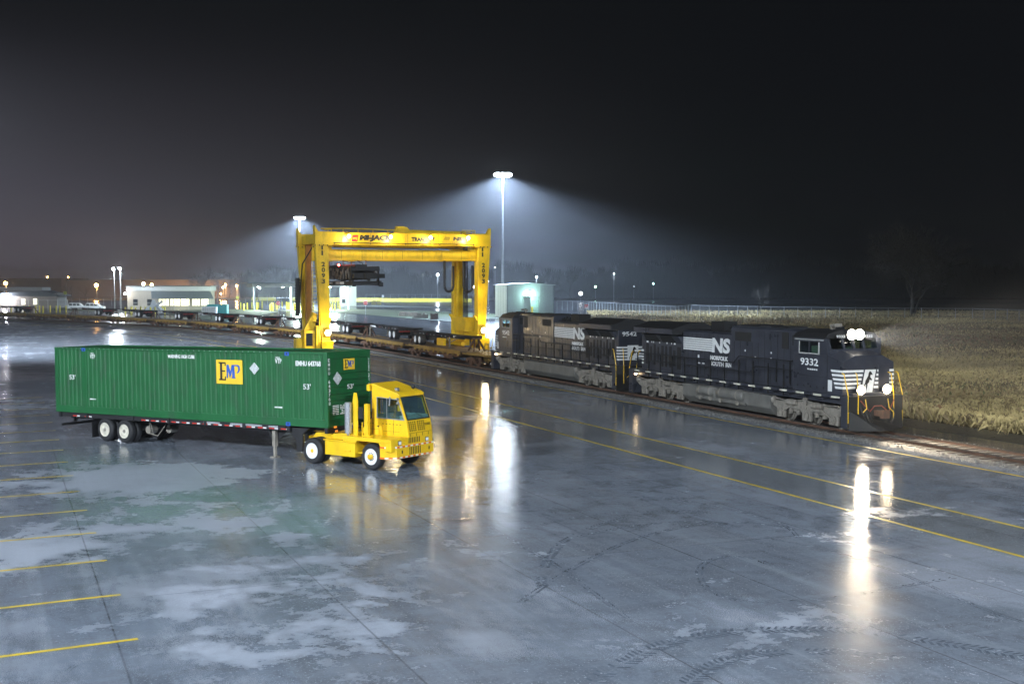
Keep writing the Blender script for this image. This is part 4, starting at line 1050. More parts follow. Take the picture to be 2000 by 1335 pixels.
        for sy in (-1, 1):
            for w in wheels:
                m2.lathe((cx + w, sy * 1.24, .44), (0, sy, 0), [(0, .20), (.05, .20), (.05, .14), (.02, .13), (.02, .0001)], 16)
                m2.box(cx + w - .33, cx + w + .33, *sorted((sy * 1.235, sy * 1.27)), .64, .70)
            for w in (-1.32, -.72, .72, 1.32):
                for q in range(4): m2.lathe((cx + w, sy * 1.16, .42 + q * .07), (0, 0, 1), [(0, .10), (.035, .13), (.07, .10)], 10)
            for w in (-1.0, 1.0): mb.cyl((cx + w - .45, sy * 1.30, .98), (cx + w + .35, sy * 1.30, 1.0), .13, n=12); m2.bar((cx + w, sy * 1.27, .9), (cx + w * 1.9, sy * 1.27, .5), .05, .08)
            m2.cyl((cx - .05, sy * 1.24, .80), (cx + .05, sy * 1.26, .80), .05, n=8); m2.box(cx - .12, cx + .12, *sorted((sy * 1.24, sy * 1.36)), .95, 1.3)
            m2.tube([(cx - 2.6, sy * 1.3, 1.12), (cx - 1.4, sy * 1.33, 1.05), (cx, sy * 1.36, 1.18), (cx + 1.4, sy * 1.33, 1.05), (cx + 2.5, sy * 1.3, 1.12)], .03)
            mb.ball((cx + 2.75, sy * 1.2, 1.0), .2, 10, 6); mb.ball((cx - 2.75, sy * 1.2, 1.0), .2, 10, 6)
        build_parts(m2, 'journal_box', lgrime, tf); build_parts(mb, 'brake_cylinder', lgrime, tf, smooth=True)
        for w in wheels:
            mb = MB()
            for sy in (-1, 1): mb.lathe((cx + w, sy * .80, .54), (0, sy, 0), [(-.13, .0001), (-.13, .56), (-.10, .54), (0, .53), (.01, .44), (-.04, .40), (-.04, .2), (.02, .15), (.02, .0001)], 24)
            mb.cyl((cx + w, -.8, .54), (cx + w, .8, .54), .1, n=10)
            mb.build('wheelset', lgrime, r, smooth=True)
    # handrails
    mb = MB()
    for sy in (-1, 1):
        y = sy * 1.50
        xs_ = [-9.3 + 1.35 * k for k in range(8)] + [1.5, 2.8, 4.1, 5.4]
        for xx in xs_:
            mb.bar((xx, y, 1.30), (xx, y, 2.62 if xx < 1 else 2.80), .035, .07)
        mb.tube([(-9.6, y, 2.62), (1.0, y, 2.62), (1.5, y, 2.98), (6.1, y, 2.98)], .03); mb.tube([(-9.6, y, 2.22), (2.6, y, 2.22), (3.0, y, 2.55), (6.1, y, 2.55)], .026)
        for xx in (4.8, 5.9): mb.bar((xx, y, 1.9), (xx, y, 2.98), .03, .05)
    build_parts(mb, 'handrail', blackp, r)
    mb = MB()
    for sx in (-1, 1):
        for sy in (-1, 1):
            y = sy * 1.50
            mb.tube([(sx * 10.32, y, .45), (sx * 10.32, y, 1.68), (sx * 10.0, y, 2.62), (sx * 9.85, y, 2.66)], .024)
            mb.tube([(sx * 10.36, sy * .98, .55), (sx * 10.36, sy * .98, 1.68), (sx * 10.2, sy * .95, 2.62), (sx * 10.05, sy * .9, 2.66)], .024)
            mb.tube([(sx * 10.4, sy * .62, 1.5), (sx * 10.5, sy * .62, 1.1), (sx * 10.5, sy * .85, .9)], .02)
    build_parts(mb, 'end_handrail', yel, r)
    for sx in (-1, 1):
        for sy in (-1, 1):
            mb = MB()
            for k in range(4):
                z = .22 + k * .34; mb.m = 0; mb.box(*sorted((sx * 9.95, sx * 10.32)), *sorted((sy * .98, sy * 1.5)), z, z + .03); mb.m = 1; mb.box(*sorted((sx * 10.32, sx * 10.335)), *sorted((sy * .98, sy * 1.5)), z, z + .035)
            mb.m = 2; mb.box(*sorted((sx * 9.85, sx * 10.33)), *sorted((sy * 1.5, sy * 1.53)), .2, 1.55); mb.box(*sorted((sx * 9.85, sx * 9.9)), *sorted((sy * .98, sy * 1.5)), .2, 1.55)
            mb.build('steps', [lgrime, yel, loco], r)
    # pilot plow, coupler, hoses
    for sx in (-1, 1):
        mb = MB(); xx = sx * 10.36
        f1 = [(xx, -1.45, 1.0), (xx, 1.45, 1.0), (xx + sx * .02, 1.5, .12), (xx + sx * .55, .2, .10), (xx + sx * .55, -.2, .10), (xx + sx * .02, -1.5, .12)]
        b1 = [(p[0] - sx * .06, p[1], p[2]) for p in f1]
        mb.add(f1 + b1, [(0, 1, 2), (0, 2, 3, 4), (0, 4, 5), (6, 7, 8), (6, 8, 9, 10), (6, 10, 11), (0, 1, 7, 6), (1, 2, 8, 7), (2, 3, 9, 8), (3, 4, 10, 9), (4, 5, 11, 10), (5, 0, 6, 11)])
        mb.build('pilot', mat('pilot_grime', (.012, .011, .010), .6, var=.4, scale=3), r)
        mb = MB(); mb.box(*sorted((sx * 10.3, sx * 10.9)), -.12, .12, .75, 1.0); mb.box(*sorted((sx * 10.85, sx * 11.12)), -.2, .16, .68, 1.05); mb.build('coupler', rust, r, bevel=.03)
        mb = MB()
        for y in (-.9, -.7, -.5, .5, .7, .9): mb.tube([(sx * 10.38, y, 1.2), (sx * 10.6, y * .95, .8), (sx * 10.65, y * .8, .5)], .022)
        build_parts(mb, 'air_hose', blackp, r)
        if sx > 0:
            mb = MB(); mb.tube([(10.42, -.9, 1.45), (10.5, -.45, .95), (10.5, -.2, 1.2), (10.5, .2, 1.2), (10.5, .6, .9), (10.42, .95, 1.45)], .022); mb.build('cut_chain', mat('chain_red', (.30, .06, .03), .5), r)
    # lights
    mb = MB(); mb.box(8.78, 8.86, -.44, .44, 4.12, 4.54); hl = mb.build('headlight_housing', loco, r)
    for y in (-.22, .22):
        mb = MB(); mb.lathe((8.86, y, 4.33), (1, 0, 0), [(0, .25), (.08, .22), (.13, .0001)], 16); build_parts(mb, 'headlight', headm if lit else silver, r)
    mb = MB(); mb.box(8.78, 8.80, -1.05, -.5, 4.17, 4.33); mb.box(8.78, 8.80, .5, 1.05, 4.17, 4.33); build_parts(mb, 'number_board', blackp, r)
    for y in (-1.02, .53): text('lettering', number, (8.80, y, 4.19), Y1, Z1, .48, .12, white, r, .02)
    for y in (-.72, .72):
        mb = MB(); mb.box(10.02, 10.2, y - .16, y + .16, 1.75, 2.06); mb.build('ditch_light_housing', loco, r)
        mb = MB(); mb.lathe((10.2, y, 1.90), (1, 0, 0), [(0, .21), (.07, .18), (.12, .0001)], 16); mb.build('ditch_light', ditchm if lit else silver, r)
    for sx in (-1, 1):
        mb = MB(); mb.box(*sorted((sx * 9.80, sx * 9.84)), -1.42, -1.22, 1.28, 1.34); mb.box(*sorted((sx * 9.80, sx * 9.84)), 1.22, 1.42, 1.28, 1.34); build_parts(mb, 'step_light', stepm, r)
        for y in (-1.3, 1.3): point('step_lamp', (sx * 10.1, y, 1.15), 22, WARM, .05, r)
    return r
HF = math.atan2(-tD[1], -tD[0]); HB = math.atan2(tD[1], tD[0])
l1 = build_loco('diesel_locomotive', 'lead black locomotive with headlights blazing and number 9332 below the cab window', '9332', 0, HF, 55.2, True)
l2 = build_loco('diesel_locomotive', 'second black locomotive, number 9542, coupled behind and facing the other way', '9542', 0, HB, 77.6, False)
l2.name = 'diesel_locomotive.001'
# the lit lamps of the leading engine
spot('headlamp_beam', (9.05, 0, 4.33), (1, 0, 0), 1, 40, .5)  # placeholder replaced below
bpy.data.objects.remove(bpy.data.objects['headlamp_beam'])
def beam(parent, loc, d, power, size, color, radius=.12, blend=.6):
    l = bpy.data.lights.new('lamp_beam', 'SPOT'); l.energy = power; l.spot_size = R(size); l.spot_blend = blend; l.color = color; l.shadow_soft_size = radius
    o = bpy.data.objects.new('lamp_beam', l); col.objects.link(o); o.parent = parent; o.location = loc; o.rotation_euler = Vector(d).to_track_quat('-Z', 'Y').to_euler()
    return o
beam(l1, (9.2, 0, 4.33), (1, .02, -.01), 110000, 34, (1.0, .93, .82), .10, 1.0)
for y in (-.72, .72): beam(l1, (10.4, y, 1.90), (1, y * .12, -.07), 5000, 90, (1.0, .83, .60), .10, .9)

# ================================================================== FLATCARS AND CHASSIS ON THE CURVING TRACK
def build_flatcar(name, label):
    r = thing(name, label, 'flatcar', group='articulated flatcars of the train')
    mb = MB(); mb.box(-7.3, 7.3, -1.36, 1.36, 1.05, 1.13); mb.build('deck', deckm, r)
    mb = MB()
    for sy in (-1, 1): mb.box(-6.2, 6.0, *sorted((sy * 1.34, sy * 1.42)), .86, 1.16)
    for sy in (-1, 1):
        for k in range(10): mb.box(-5.8 + k * 1.25, -5.65 + k * 1.25, *sorted((sy * 1.3, sy * 1.45)), .72, .9)
    mb.build('side_sill', rustyel, r)
    mb = MB(); mb.box(-7.5, 7.5, -.35, .35, .45, 1.05); mb.prism([(-6.0, .86), (6.0, .86), (4.6, .55), (-4.6, .55)], 'y', -1.1, -1.0); mb.prism([(-6.0, .86), (6.0, .86), (4.6, .55), (-4.6, .55)], 'y', 1.0, 1.1)
    mb.cyl((2, -1.2, .55), (3.2, -1.2, .55), .22, n=12); mb.box(-2.5, -1.5, -1.2, -.7, .4, .8); mb.build('centre_sill', rust, r)
    mb = MB(); mb.box(6.3, 8.5, -1.3, 1.3, .92, 1.12); mb.box(-7.7, -6.6, -1.3, 1.3, .95, 1.12); mb.build('end_platform', rustyel, r)
    mb = MB()
    for sy in (-1, 1): mb.bar((5.6, sy * .5, 1.13), (6.2, sy * .15, 2.15), .12, .12); mb.bar((6.9, sy * .5, 1.13), (6.2, sy * .15, 2.15), .12, .12)
    mb.box(5.95, 6.5, -.4, .4, 2.1, 2.2); build_parts(mb, 'hitch', rust, r)
    mb = MB()
    for sy in (-1, 1): mb.prism([(6.6, .46), (7.15, .72), (8.45, .72), (9.0, .46), (9.0, .34), (8.6, .34), (8.2, .50), (7.4, .50), (7.0, .34), (6.6, .34)], 'y', *sorted((sy * 1.0, sy * 1.12))); mb.box(7.55, 8.05, *sorted((sy * .96, sy * 1.14)), .28, .62)
    mb.box(7.5, 8.1, -1, 1, .4, .7); tf = mb.build('truck_frame', rust, r)
    for xx in (6.95, 8.65):
        mb = MB()
        for sy in (-1, 1): mb.lathe((xx, sy * .8, .42), (0, sy, 0), [(-.13, .0001), (-.13, .45), (0, .42), (.01, .34), (-.04, .30), (-.02, .12), (.12, .1), (.12, .0001)], 18)
        mb.cyl((xx, -.8, .42), (xx, .8, .42), .08, n=8); mb.build('wheelset', rust, r, smooth=True)
    return r
def build_chassis(name, label):
    r = thing(name, label, 'chassis', group='container chassis carried on the flatcars')
    mb = MB()
    for y in (-.42, .32): mb.box(-6.1, 6.1, y, y + .10, .86, 1.16)
    for x in (-6.1, 5.9): mb.box(x, x + .2, -1.2, 1.2, .98, 1.16)
    for x in (-3.9, -1.6, .8, 3.2): mb.box(x, x + .1, -.6, .6, 1.0, 1.12)
    mb.build('frame', black, r)
    mb = MB()
    for sy in (-1, 1):
        for k in range(9):
            mb.m = 1 if k % 3 == 2 else 0
            mb.box(-5.7 + k * 1.0, -5.5 + k * 1.0, *sorted((sy * .42, sy * .432)), .95, 1.01)
        mb.m = 0; mb.box(3.5, 4.2, *sorted((sy * .42, sy * .435)), .93, 1.10); mb.box(4.35, 5.5, *sorted((sy * .42, sy * .435)), .96, 1.09)
    build_parts(mb, 'reflective_tape', [white, tape_r], r)
    for x in (-4.6, -3.35):
        for y, a in ((-1.22, -1), (1.22, 1)):
            w_ = wheel(r, (x, y, .5), (0, a, 0), .5, .5, wrim, None, 'dish', seg=16)
    mb = MB(); mb.box(-5.2, -2.8, -.5, .5, .45, .9); mb.cyl((-4.6, -1, .5), (-4.6, 1, .5), .07, n=6); mb.cyl((-3.35, -1, .5), (-3.35, 1, .5), .07, n=6); mb.box(-6.15, -5.6, -1.2, 1.2, .75, .9)
    mb.build('axle', black, r)
    mb = MB()
    for y in (-.95, .95): mb.box(3.9, 4.02, y - .06, y + .06, .1, 1.0); mb.box(3.8, 4.12, y - .12, y + .12, .05, .1); mb.bar((3.96, y, .5), (5.0, y * .5, 1.0), .05, .05)
    mb.build('landing_leg', lgrime, r)
    mb = MB(); mb.box(-6.16, -6.1, -1.2, 1.2, .80, .86); mb.build('tail_bar', tape_r, r)
    return r
ordn = ['first', 'second', 'third', 'fourth', 'fifth', 'sixth', 'seventh', 'eighth', 'ninth', 'tenth', 'eleventh', 'twelfth', 'thirteenth', 'fourteenth', 'fifteenth']
fc0 = build_flatcar('flatcar', 'rusty yellow flatcar coupled directly behind the second locomotive, first in the row')
ch0 = build_chassis('container_chassis', 'black container chassis on the flatcar nearest the locomotives')
NF = 14
for i in range(NF):
    s = 101.3 + 15.6 * i; x, y, h = track(s)
    f = fc0 if i == 0 else copy_tree(fc0, label=f'rusty yellow flatcar, {ordn[i]} behind the locomotives on the curve')
    f.location = (x, y, .22); f.rotation_euler = (0, 0, h + math.pi)
    sc_ = 103.0 if i == 0 else s + 2.0
    if i in (9,): continue
    x, y, h = track(sc_)
    c = ch0 if i == 0 else copy_tree(ch0, label=f'black container chassis riding on the {ordn[i]} flatcar behind the locomotives')
    c.location = (x, y, .22 + 1.13 + (.16 if i else 0)); c.rotation_euler = (0, 0, h + (math.pi if i == 0 else 0))
# end details of the first flatcar: yellow grab irons and a tool box
mb = MB(); mb.box(8.5, 12.1, -1.3, 1.3, .95, 1.10); mb.box(8.5, 12.2, -.3, .3, .5, .95)
for sy in (-1, 1):
    mb.tube([(11.9, sy * 1.2, .5), (11.9, sy * 1.2, 2.0), (11.2, sy * 1.2, 2.0), (11.2, sy * 1.2, 1.1)], .03); mb.tube([(10.4, sy * 1.2, 1.1), (10.4, sy * .9, 1.8), (11.2, sy * .9, 1.9)], .025)
mb.tube([(11.9, -1.2, 1.7), (11.9, 1.2, 1.7)], .03)
mb.cyl((11.3, .3, 1.9), (11.36, .3, 1.9), .28, n=14)
mb.build('brake_platform', rustyel, fc0)
mb = MB(); mb.box(1.5, 3.2, -1.24, -1.0, 1.28 - 1.13 + .1, .85); mb.build('tool_box', yel, ch0)

# ================================================================== GANTRY CRANE
GX, GY, _ = OS(32.3, 105.0); GA = math.atan2(nD[1], nD[0])
cr = thing('gantry_crane', 'tall yellow rubber tyred gantry crane straddling the train', 'gantry crane', (GX, GY, 0), GA)
for sx in (-1, 1):
    for yc in (-3.15, 3.15):
        mb = MB(); P = [(sx * 7.83, 10.12), (sx * 6.72, 10.12), (sx * 6.62, 2.0), (sx * 7.32, 2.0)]; mb.prism(P, 'y', yc - .32, yc + .32)
        lg = mb.build('leg', yelcr, cr, bevel=.02)
        mb = MB(); mb.box(*sorted((sx * 7.95, sx * 6.4)), yc - .45, yc + .45, 10.06, 10.14); mb.prism([(sx * 7.88, 11.2), (sx * 7.88, 11.75), (sx * 7.55, 11.2)], 'y', yc - .3, yc + .3); mb.prism([(sx * 6.62, 3.6), (sx * 6.35, 4.1), (sx * 6.62, 4.0)], 'y', yc - .2, yc + .2)
        mb.build('bracket', yelcr, lg)
        # wheel, fork housing
        mb = MB(); mb.prism([(sx * 6.55, 2.1), (sx * 7.45, 2.1), (sx * 7.5, 1.2), (sx * 7.5, .9), (sx * 6.5, .9), (sx * 6.5, 1.2)], 'y', yc - .95, yc - .85); mb.prism([(sx * 6.55, 2.1), (sx * 7.45, 2.1), (sx * 7.5, .9), (sx * 6.5, .9)], 'y', yc + .85, yc + .95); mb.box(*sorted((sx * 6.5, sx * 7.5)), yc - .95, yc + .95, 1.7, 2.1)
        mb.build('wheel_fork', yelcr, cr, bevel=.02)
        wheel(cr, (sx * 7.28 if sx > 0 else -6.75, yc, .8), (1, 0, 0), .80, .55, yelcr, None, 'dish', seg=24)
for yc in (-3.15, 3.15):
    mb = MB(); mb.box(-7.8, 7.8, yc - .32, yc + .32, 10.22, 11.15); mb.box(-7.85, 7.85, yc - .40, yc + .40, 11.15, 11.20); mb.box(-7.85, 7.85, yc - .40, yc + .40, 10.16, 10.22)
    mb.box(-7.85, -6.0, yc - .36, yc + .36, 10.14, 11.24); mb.box(6.2, 7.85, yc - .36, yc + .36, 10.14, 11.24)
    for k in range(9): mb.box(-5.6 + k * 1.4, -5.57 + k * 1.4, yc - .36, yc + .36, 10.22, 11.15) if k not in (1, 2, 3, 5, 6, 7) else None
    mb.build('top_beam', yelcr, cr, bevel=.015)
for sx in (-1, 1):
    mb = MB(); mb.box(*sorted((sx * 7.55, sx * 6.9)), -2.8, 2.8, 10.3, 11.05); mb.build('end_beam', yelcr, cr)
    mb = MB(); mb.box(*sorted((sx * 7.35, sx * 6.65)), -3.4, 3.4, 2.1, 2.62); mb.build('sill_beam', yelcr, cr, bevel=.02)
    for yc in (-2.35, 2.35):
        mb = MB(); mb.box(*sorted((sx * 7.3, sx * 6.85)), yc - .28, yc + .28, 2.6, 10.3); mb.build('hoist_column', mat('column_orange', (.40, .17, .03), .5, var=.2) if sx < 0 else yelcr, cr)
        mb = MB(); mb.box(*sorted((sx * 6.84, sx * 6.25)), yc - .38, yc + .38, 8.9, 10.1); mb.build('hoist_carriage', yelcr, cr)
for yc in (-2.35, 2.35):
    mb = MB(); mb.box(-6.4, 6.4, yc - .26, yc + .26, 8.96, 9.72); mb.box(-6.4, 6.4, yc - .34, yc + .34, 9.72, 9.79); mb.box(-6.4, 6.4, yc - .34, yc + .34, 8.90, 8.96); mb.build('trolley_beam', yelcr, cr, bevel=.01)
seamc = mat('crane_seam', (.22, .13, .015), .6)
mb = MB()
for yc in (-3.15, 3.15):
    for xx in (-6.0, -3.1, 0.2, 3.0, 6.18): mb.box(xx, xx + .03, yc - .325, yc + .325, 10.23, 11.14)
for sx in (-1, 1):
    for z in (3.4, 5.6, 7.6):
        for yc in (-3.15, 3.15): mb.box(*sorted((sx * 7.75, sx * 6.6)), yc - .323, yc + .323, z, z + .02) if False else None
for yc in (-2.35, 2.35):
    for k in range(7): mb.box(-5.4 + k * 1.8, -5.37 + k * 1.8, yc - .265, yc + .265, 8.97, 9.71)
mb.build('weld_seam', seamc, cr)
mb = MB()
for sx in (-1, 1):
    for yc in (-3.15, 3.15):
        for k in range(4): mb.box(*sorted((sx * (7.90 - k * .35), sx * (7.84 - k * .35))), yc - .48, yc - .44, 10.04, 10.16)
for k in range(9): mb.bar((-6.2 + k * 1.55, -3.56, 10.2), (-6.2 + k * 1.55, -3.56, 10.32), .05, .05)
mb.tube([(-6.3, -3.56, 10.32), (6.3, -3.56, 10.32)], .03); mb.tube([(-6.3, -3.5, 9.95), (-2, -3.5, 9.9), (3, -3.5, 9.95), (6.3, -3.5, 9.9)], .035)
build_parts(mb, 'cable_conduit', blackp, cr, gap=.4)
# top walkway pipes, winch
mb = MB(); mb.tube([(-7.2, -2.8, 11.5), (-5.2, -2.8, 11.55), (-1.3, -2.8, 11.5), (6.2, -2.8, 11.4)], .05); mb.tube([(-7.0, -3.2, 11.4), (-6.4, -3.2, 11.45), (-6.4, -3.2, 11.2)], .04)
for k in range(11): mb.cyl((-6.6 + k * 1.3, -2.9, 11.15), (-6.6 + k * 1.3, -2.9, 11.5), .03, n=6)
mb.tube([(5.4, -2.9, 11.2), (5.4, -2.9, 11.55), (6.6, -2.9, 11.55), (6.6, -2.9, 11.2)], .035)
mb.build('top_rail', yelcr, cr)
mb = MB(); mb.cyl((-.6, -2.6, 11.55), (.2, -2.6, 11.55), .28, n=12); mb.prism([(-.9, 11.2), (.9, 11.2), (.3, 11.75), (-.5, 11.8)], 'y', -3.0, -2.7); mb.box(.8, 5.2, -3.0, -2.6, 11.2, 11.42); mb.build('winch', yelcr, cr, bevel=.02)
mb = MB(); yb = -3.472
mb.m = 1; mb.prism([(-4.75, 10.42), (-4.22, 10.42), (-4.13, 10.98), (-4.66, 10.98)], 'y', yb - .006, yb); mb.build('logo_panel', [redp, redp], cr)
text('lettering', 'mj', (-4.62, yb - .004, 10.56), X1, Z1, .36, .26, yellow_l, cr, .02, .1)
text('lettering', 'MI-JACK', (-4.08, yb, 10.44), X1, Z1, 2.9, .56, blackp, cr, .075, .22)
text('lettering', 'TRANSLIFT', (.55, yb, 10.50), X1, Z1, 2.15, .38, blackp, cr, .06)
text('lettering', 'NS', (4.35, yb, 10.60), X1, Z1, .85, .36, blackp, cr, .07, .1)
text('lettering', 'NORFOLK SOUTHERN', (3.35, yb, 10.42), X1, Z1, 1.85, .10, blackp, cr, .01)
mb = MB()
for k in range(5): mb.box(3.4 + k * .05, 4.0 + .02 * k, yb - .004, yb, 10.62 + k * .068, 10.65 + k * .068)
mb.build('stripe_logo', blackp, cr)
for sx, xx in ((-1, -7.32), (1, 7.02)):
    mb = MB(); z = 9.72
    for ch in '11 2093':
        if ch != ' ': add_text(mb, ch, (xx, yb, z), X1, Z1, .30 if ch != '1' else .14, .40, .04)
        z -= .47
    mb.build('lettering', blackp, cr, recalc=False)
# hoses, power unit, operator cab, stairs
mb = MB()
for x0, yy in ((5.55, 1.2), (6.35, -1.6)): mb.tube([(x0 - .35, yy, 9.1), (x0 - .35, yy, 6.6), (x0 - .2, yy, 6.25), (x0 + .1, yy, 6.15), (x0 + .4, yy, 6.3), (x0 + .5, yy, 6.7), (x0 + .5, yy, 8.5)], .11, 8)
mb.tube([(-6.9, -2.6, 10.3), (-7.6, -1.5, 10.0), (-7.9, 1.0, 8.6), (-7.9, 2.4, 5.2)], .06)
for k in range(4): mb.cyl((6.9 + .12 * k, .8, 2.5), (6.9 + .12 * k, .8, 10.2), .045, n=6)
build_parts(mb, 'hose', blackp, cr, smooth=True)
mb = MB(); mb.box(6.2, 7.7, -1.3, 2.0, 2.62, 3.85); 
for k in range(12): mb.box(6.24 + k * .12, 6.28 + k * .12, -1.33, -1.3, 2.75, 3.75)
mb.box(5.7, 8.2, -1.8, 2.7, 1.4, 1.7); mb.box(6.1, 7.0, -1.4, 1.5, 1.7, 2.1); mb.build('power_unit', yelcr, cr, bevel=.03)
mb = MB(); mb.box(-8.75, -7.85, -3.2, -1.9, .7, 3.0); mb.prism([(-8.75, 3.0), (-7.85, 3.0), (-7.55, 4.3), (-7.9, 4.5), (-8.5, 3.4)], 'y', -2.9, -2.3); mb.box(-9.3, -8.8, -2.6, -1.6, .6, 2.3); mb.box(-7.8, -7.45, -3.5, -3.0, .7, 3.4)
cab_ = mb.build('operator_cab', yelcr, cr, bevel=.02)
mb = MB(); mb.box(-8.6, -8.05, -3.23, -3.19, 1.7, 2.75); mb.build('cab_window', dglass, cab_)
mb = MB(); mb.box(-8.15, -7.9, 2.1, 2.7, 4.0, 7.4); 
for k in range(14): mb.box(-8.2, -7.86, 2.06, 2.74, 4.05 + k * .24, 4.15 + k * .24)
mb.build('cable_reel', blackp, cr)
mb = MB()
for x0 in (-7.55, -7.95): mb.bar((x0, -3.6 if x0 > -7.6 else -2.9, 2.0), (x0, -3.6 if x0 > -7.6 else -2.9, 10.0), .05, .05)
for k in range(26): mb.bar((-7.55, -3.6, 2.2 + k * .3), (-7.95, -2.9, 2.2 + k * .3), .03, .03)
mb.build('ladder', yelcr, cr)
wk = lampmat('work_lamp_glass', (1.0, .86, .62), 30)
for xx in (-5.1, -1.45, 2.1, 5.55):
    mb = MB(); mb.tube([(xx - .3, -3.5, 11.0), (xx - .1, -3.75, 11.25), (xx, -3.95, 10.95)], .02); mb.lathe((xx, -3.98, 10.98), (0, -.4, -1), [(-.12, .08), (0, .20), (.02, .20)], 12); o = mb.build('work_light', yelcr, cr, smooth=True)
    mb = MB(); mb.ball((xx, -4.03, 10.84), .13); mb.build('lamp', wk, o, smooth=True)
    point('work_lamp', (xx, -4.25, 10.6), 170, (1, .84, .58), .1, cr)
for xx, pw in ((-6.95, 420), (7.0, 260)):
    mb = MB(); mb.box(xx - .2, xx + .2, -3.95, -3.5, 2.55, 3.05); o = mb.build('work_light', yelcr, cr, bevel=.02)
    mb = MB(); mb.ball((xx, -4.03, 2.80), .24); mb.build('lamp', wk, o, smooth=True)
    point('work_lamp', (xx, -4.45, 2.8), pw, (1, .80, .50), .15, cr)
for xx in (-4, 0, 4): point('work_lamp', (xx, -.2, 8.9), 90, (1, .82, .5), .15, cr)
point('work_lamp', (6.4, -4.2, 6.3), 60, WARM, .08, cr)

point('walkway_lamp', tuple(Vector(OS(35.2, 82.5, 3.6))), 1.2, WARM, .06)
# ---- spreader hanging from the crane
sp = thing('container_spreader', 'black lifting spreader hanging on chains under the yellow gantry crane', 'spreader', tuple(Vector((GX, GY, 0)) + Matrix.Rotation(GA, 3, 'Z') @ Vector((-4.1, .3, 0))), GA)
mb = MB()
for x0 in (-1.2, 1.05): mb.box(x0, x0 + .16, -5.6, 5.6, 8.0, 8.35)
for y0 in (-5.7, -3.0, -.2, 2.8, 5.5): mb.box(-1.25, 1.25, y0, y0 + .2, 7.95, 8.3)
mb.box(-.5, .5, -4.5, 4.5, 8.1, 8.5); mb.box(-.35, .35, -3.9, -2.2, 7.4, 8.1); mb.box(-1.1, 1.0, -4.9, 4.9, 7.45, 7.95); mb.build('upper_frame', black, sp)
mb = MB()
for x0 in (-1.25, 1.05): mb.box(x0, x0 + .2, -6.2, 6.2, 6.75, 7.12); mb.box(x0 - .05, x0 + .25, -6.5, -6.2, 6.65, 7.0)
for y0 in (-6.0, -3.6, 0, 3.4, 5.8): mb.box(-1.2, 1.2, y0, y0 + .18, 6.8, 7.05)
mb.build('lower_frame', black, sp)
mb = MB()
for x0 in (-1.22, 1.12):
    for y0 in (-5.6, -2.9, 2.4, 5.3): mb.box(x0, x0 + .12, y0, y0 + .45, 7.1, 8.0); mb.bar((x0 + .06, y0 + .2, 7.1), (x0 + .06, y0 + 1.3, 8.0), .08, .10)
mb.box(-1.3, 1.3, -7.0, -6.3, 7.35, 7.7); mb.box(-.5, .5, -7.6, -6.9, 7.3, 7.75)
for k in range(20): mb.box(random.uniform(-1.2, 1.0), random.uniform(1.0, 1.2), -5 + k * .5, -4.9 + k * .5, 7.3 + .1 * math.sin(k), 7.75)
build_parts(mb, 'lifting_arm', lgrille, sp)
mb = MB(); random.seed(3)
for k in range(14): y0 = random.uniform(-5.4, 4.8); z0 = random.uniform(7.25, 8.1); mb.box(-1.30, -1.22, y0, y0 + random.uniform(.2, .6), z0, z0 + random.uniform(.1, .3))
for k in range(6): mb.tube([(-1.26, -5 + k * 1.6, 8.2), (-1.35, -4.7 + k * 1.6, 7.6), (-1.28, -4.3 + k * 1.6, 7.3)], .05)
for k in range(12): mb.cyl((-1.24, -5.2 + k * .9, 7.3), (-1.24, -5.0 + k * .9, 7.95), .06, n=6)
build_parts(mb, 'hydraulics', mat('hydraulic_grey', (.14, .12, .10), .4, var=.4, scale=4), sp, gap=.25)
mb = MB(); mb.box(-1.285, -1.26, -3.6, -2.2, 6.85, 7.05); mb.box(-1.285, -1.26, -1.9, -.9, 6.85, 7.05); mb.box(-1.28, -1.26, .2, 1.3, 6.88, 7.0); build_parts(mb, 'nameplate', white, sp)
mb = MB(); chainm = mat('chain_rust', (.28, .11, .05), .6, var=.3)
for x0 in (-1.0, 1.0):
    for y0 in (-2.35, 2.35):
        for k in range(8):
            mb.T = Matrix.Translation((x0, y0, 8.38 + k * .11)) @ Matrix.Rotation(k * math.pi / 2, 4, 'Z'); mb.box(-.05, .05, -.02, .02, 0, .14)
        mb.T = None
build_parts(mb, 'chain', chainm, sp)
mb = MB()
for x0 in (-1.0, 1.0):
    for y0 in (-2.35, 2.35): mb.box(x0 - .2, x0 + .2, y0 - .38, y0 + .38, 8.86, 9.12)
build_parts(mb, 'hook_block', yelcr, sp)
mb = MB(); mb.tube([(.2, -2.2, 9.0), (.5, -2.0, 8.75), (.9, -1.7, 8.65), (1.0, -1.5, 8.4)], .03); build_parts(mb, 'air_hose', blackp, sp)
mb = MB(); mb.ball((-.9, -.5, 8.5), .09); mb.build('beacon', lampmat('red_beacon', (1, .06, .04), 45), sp)

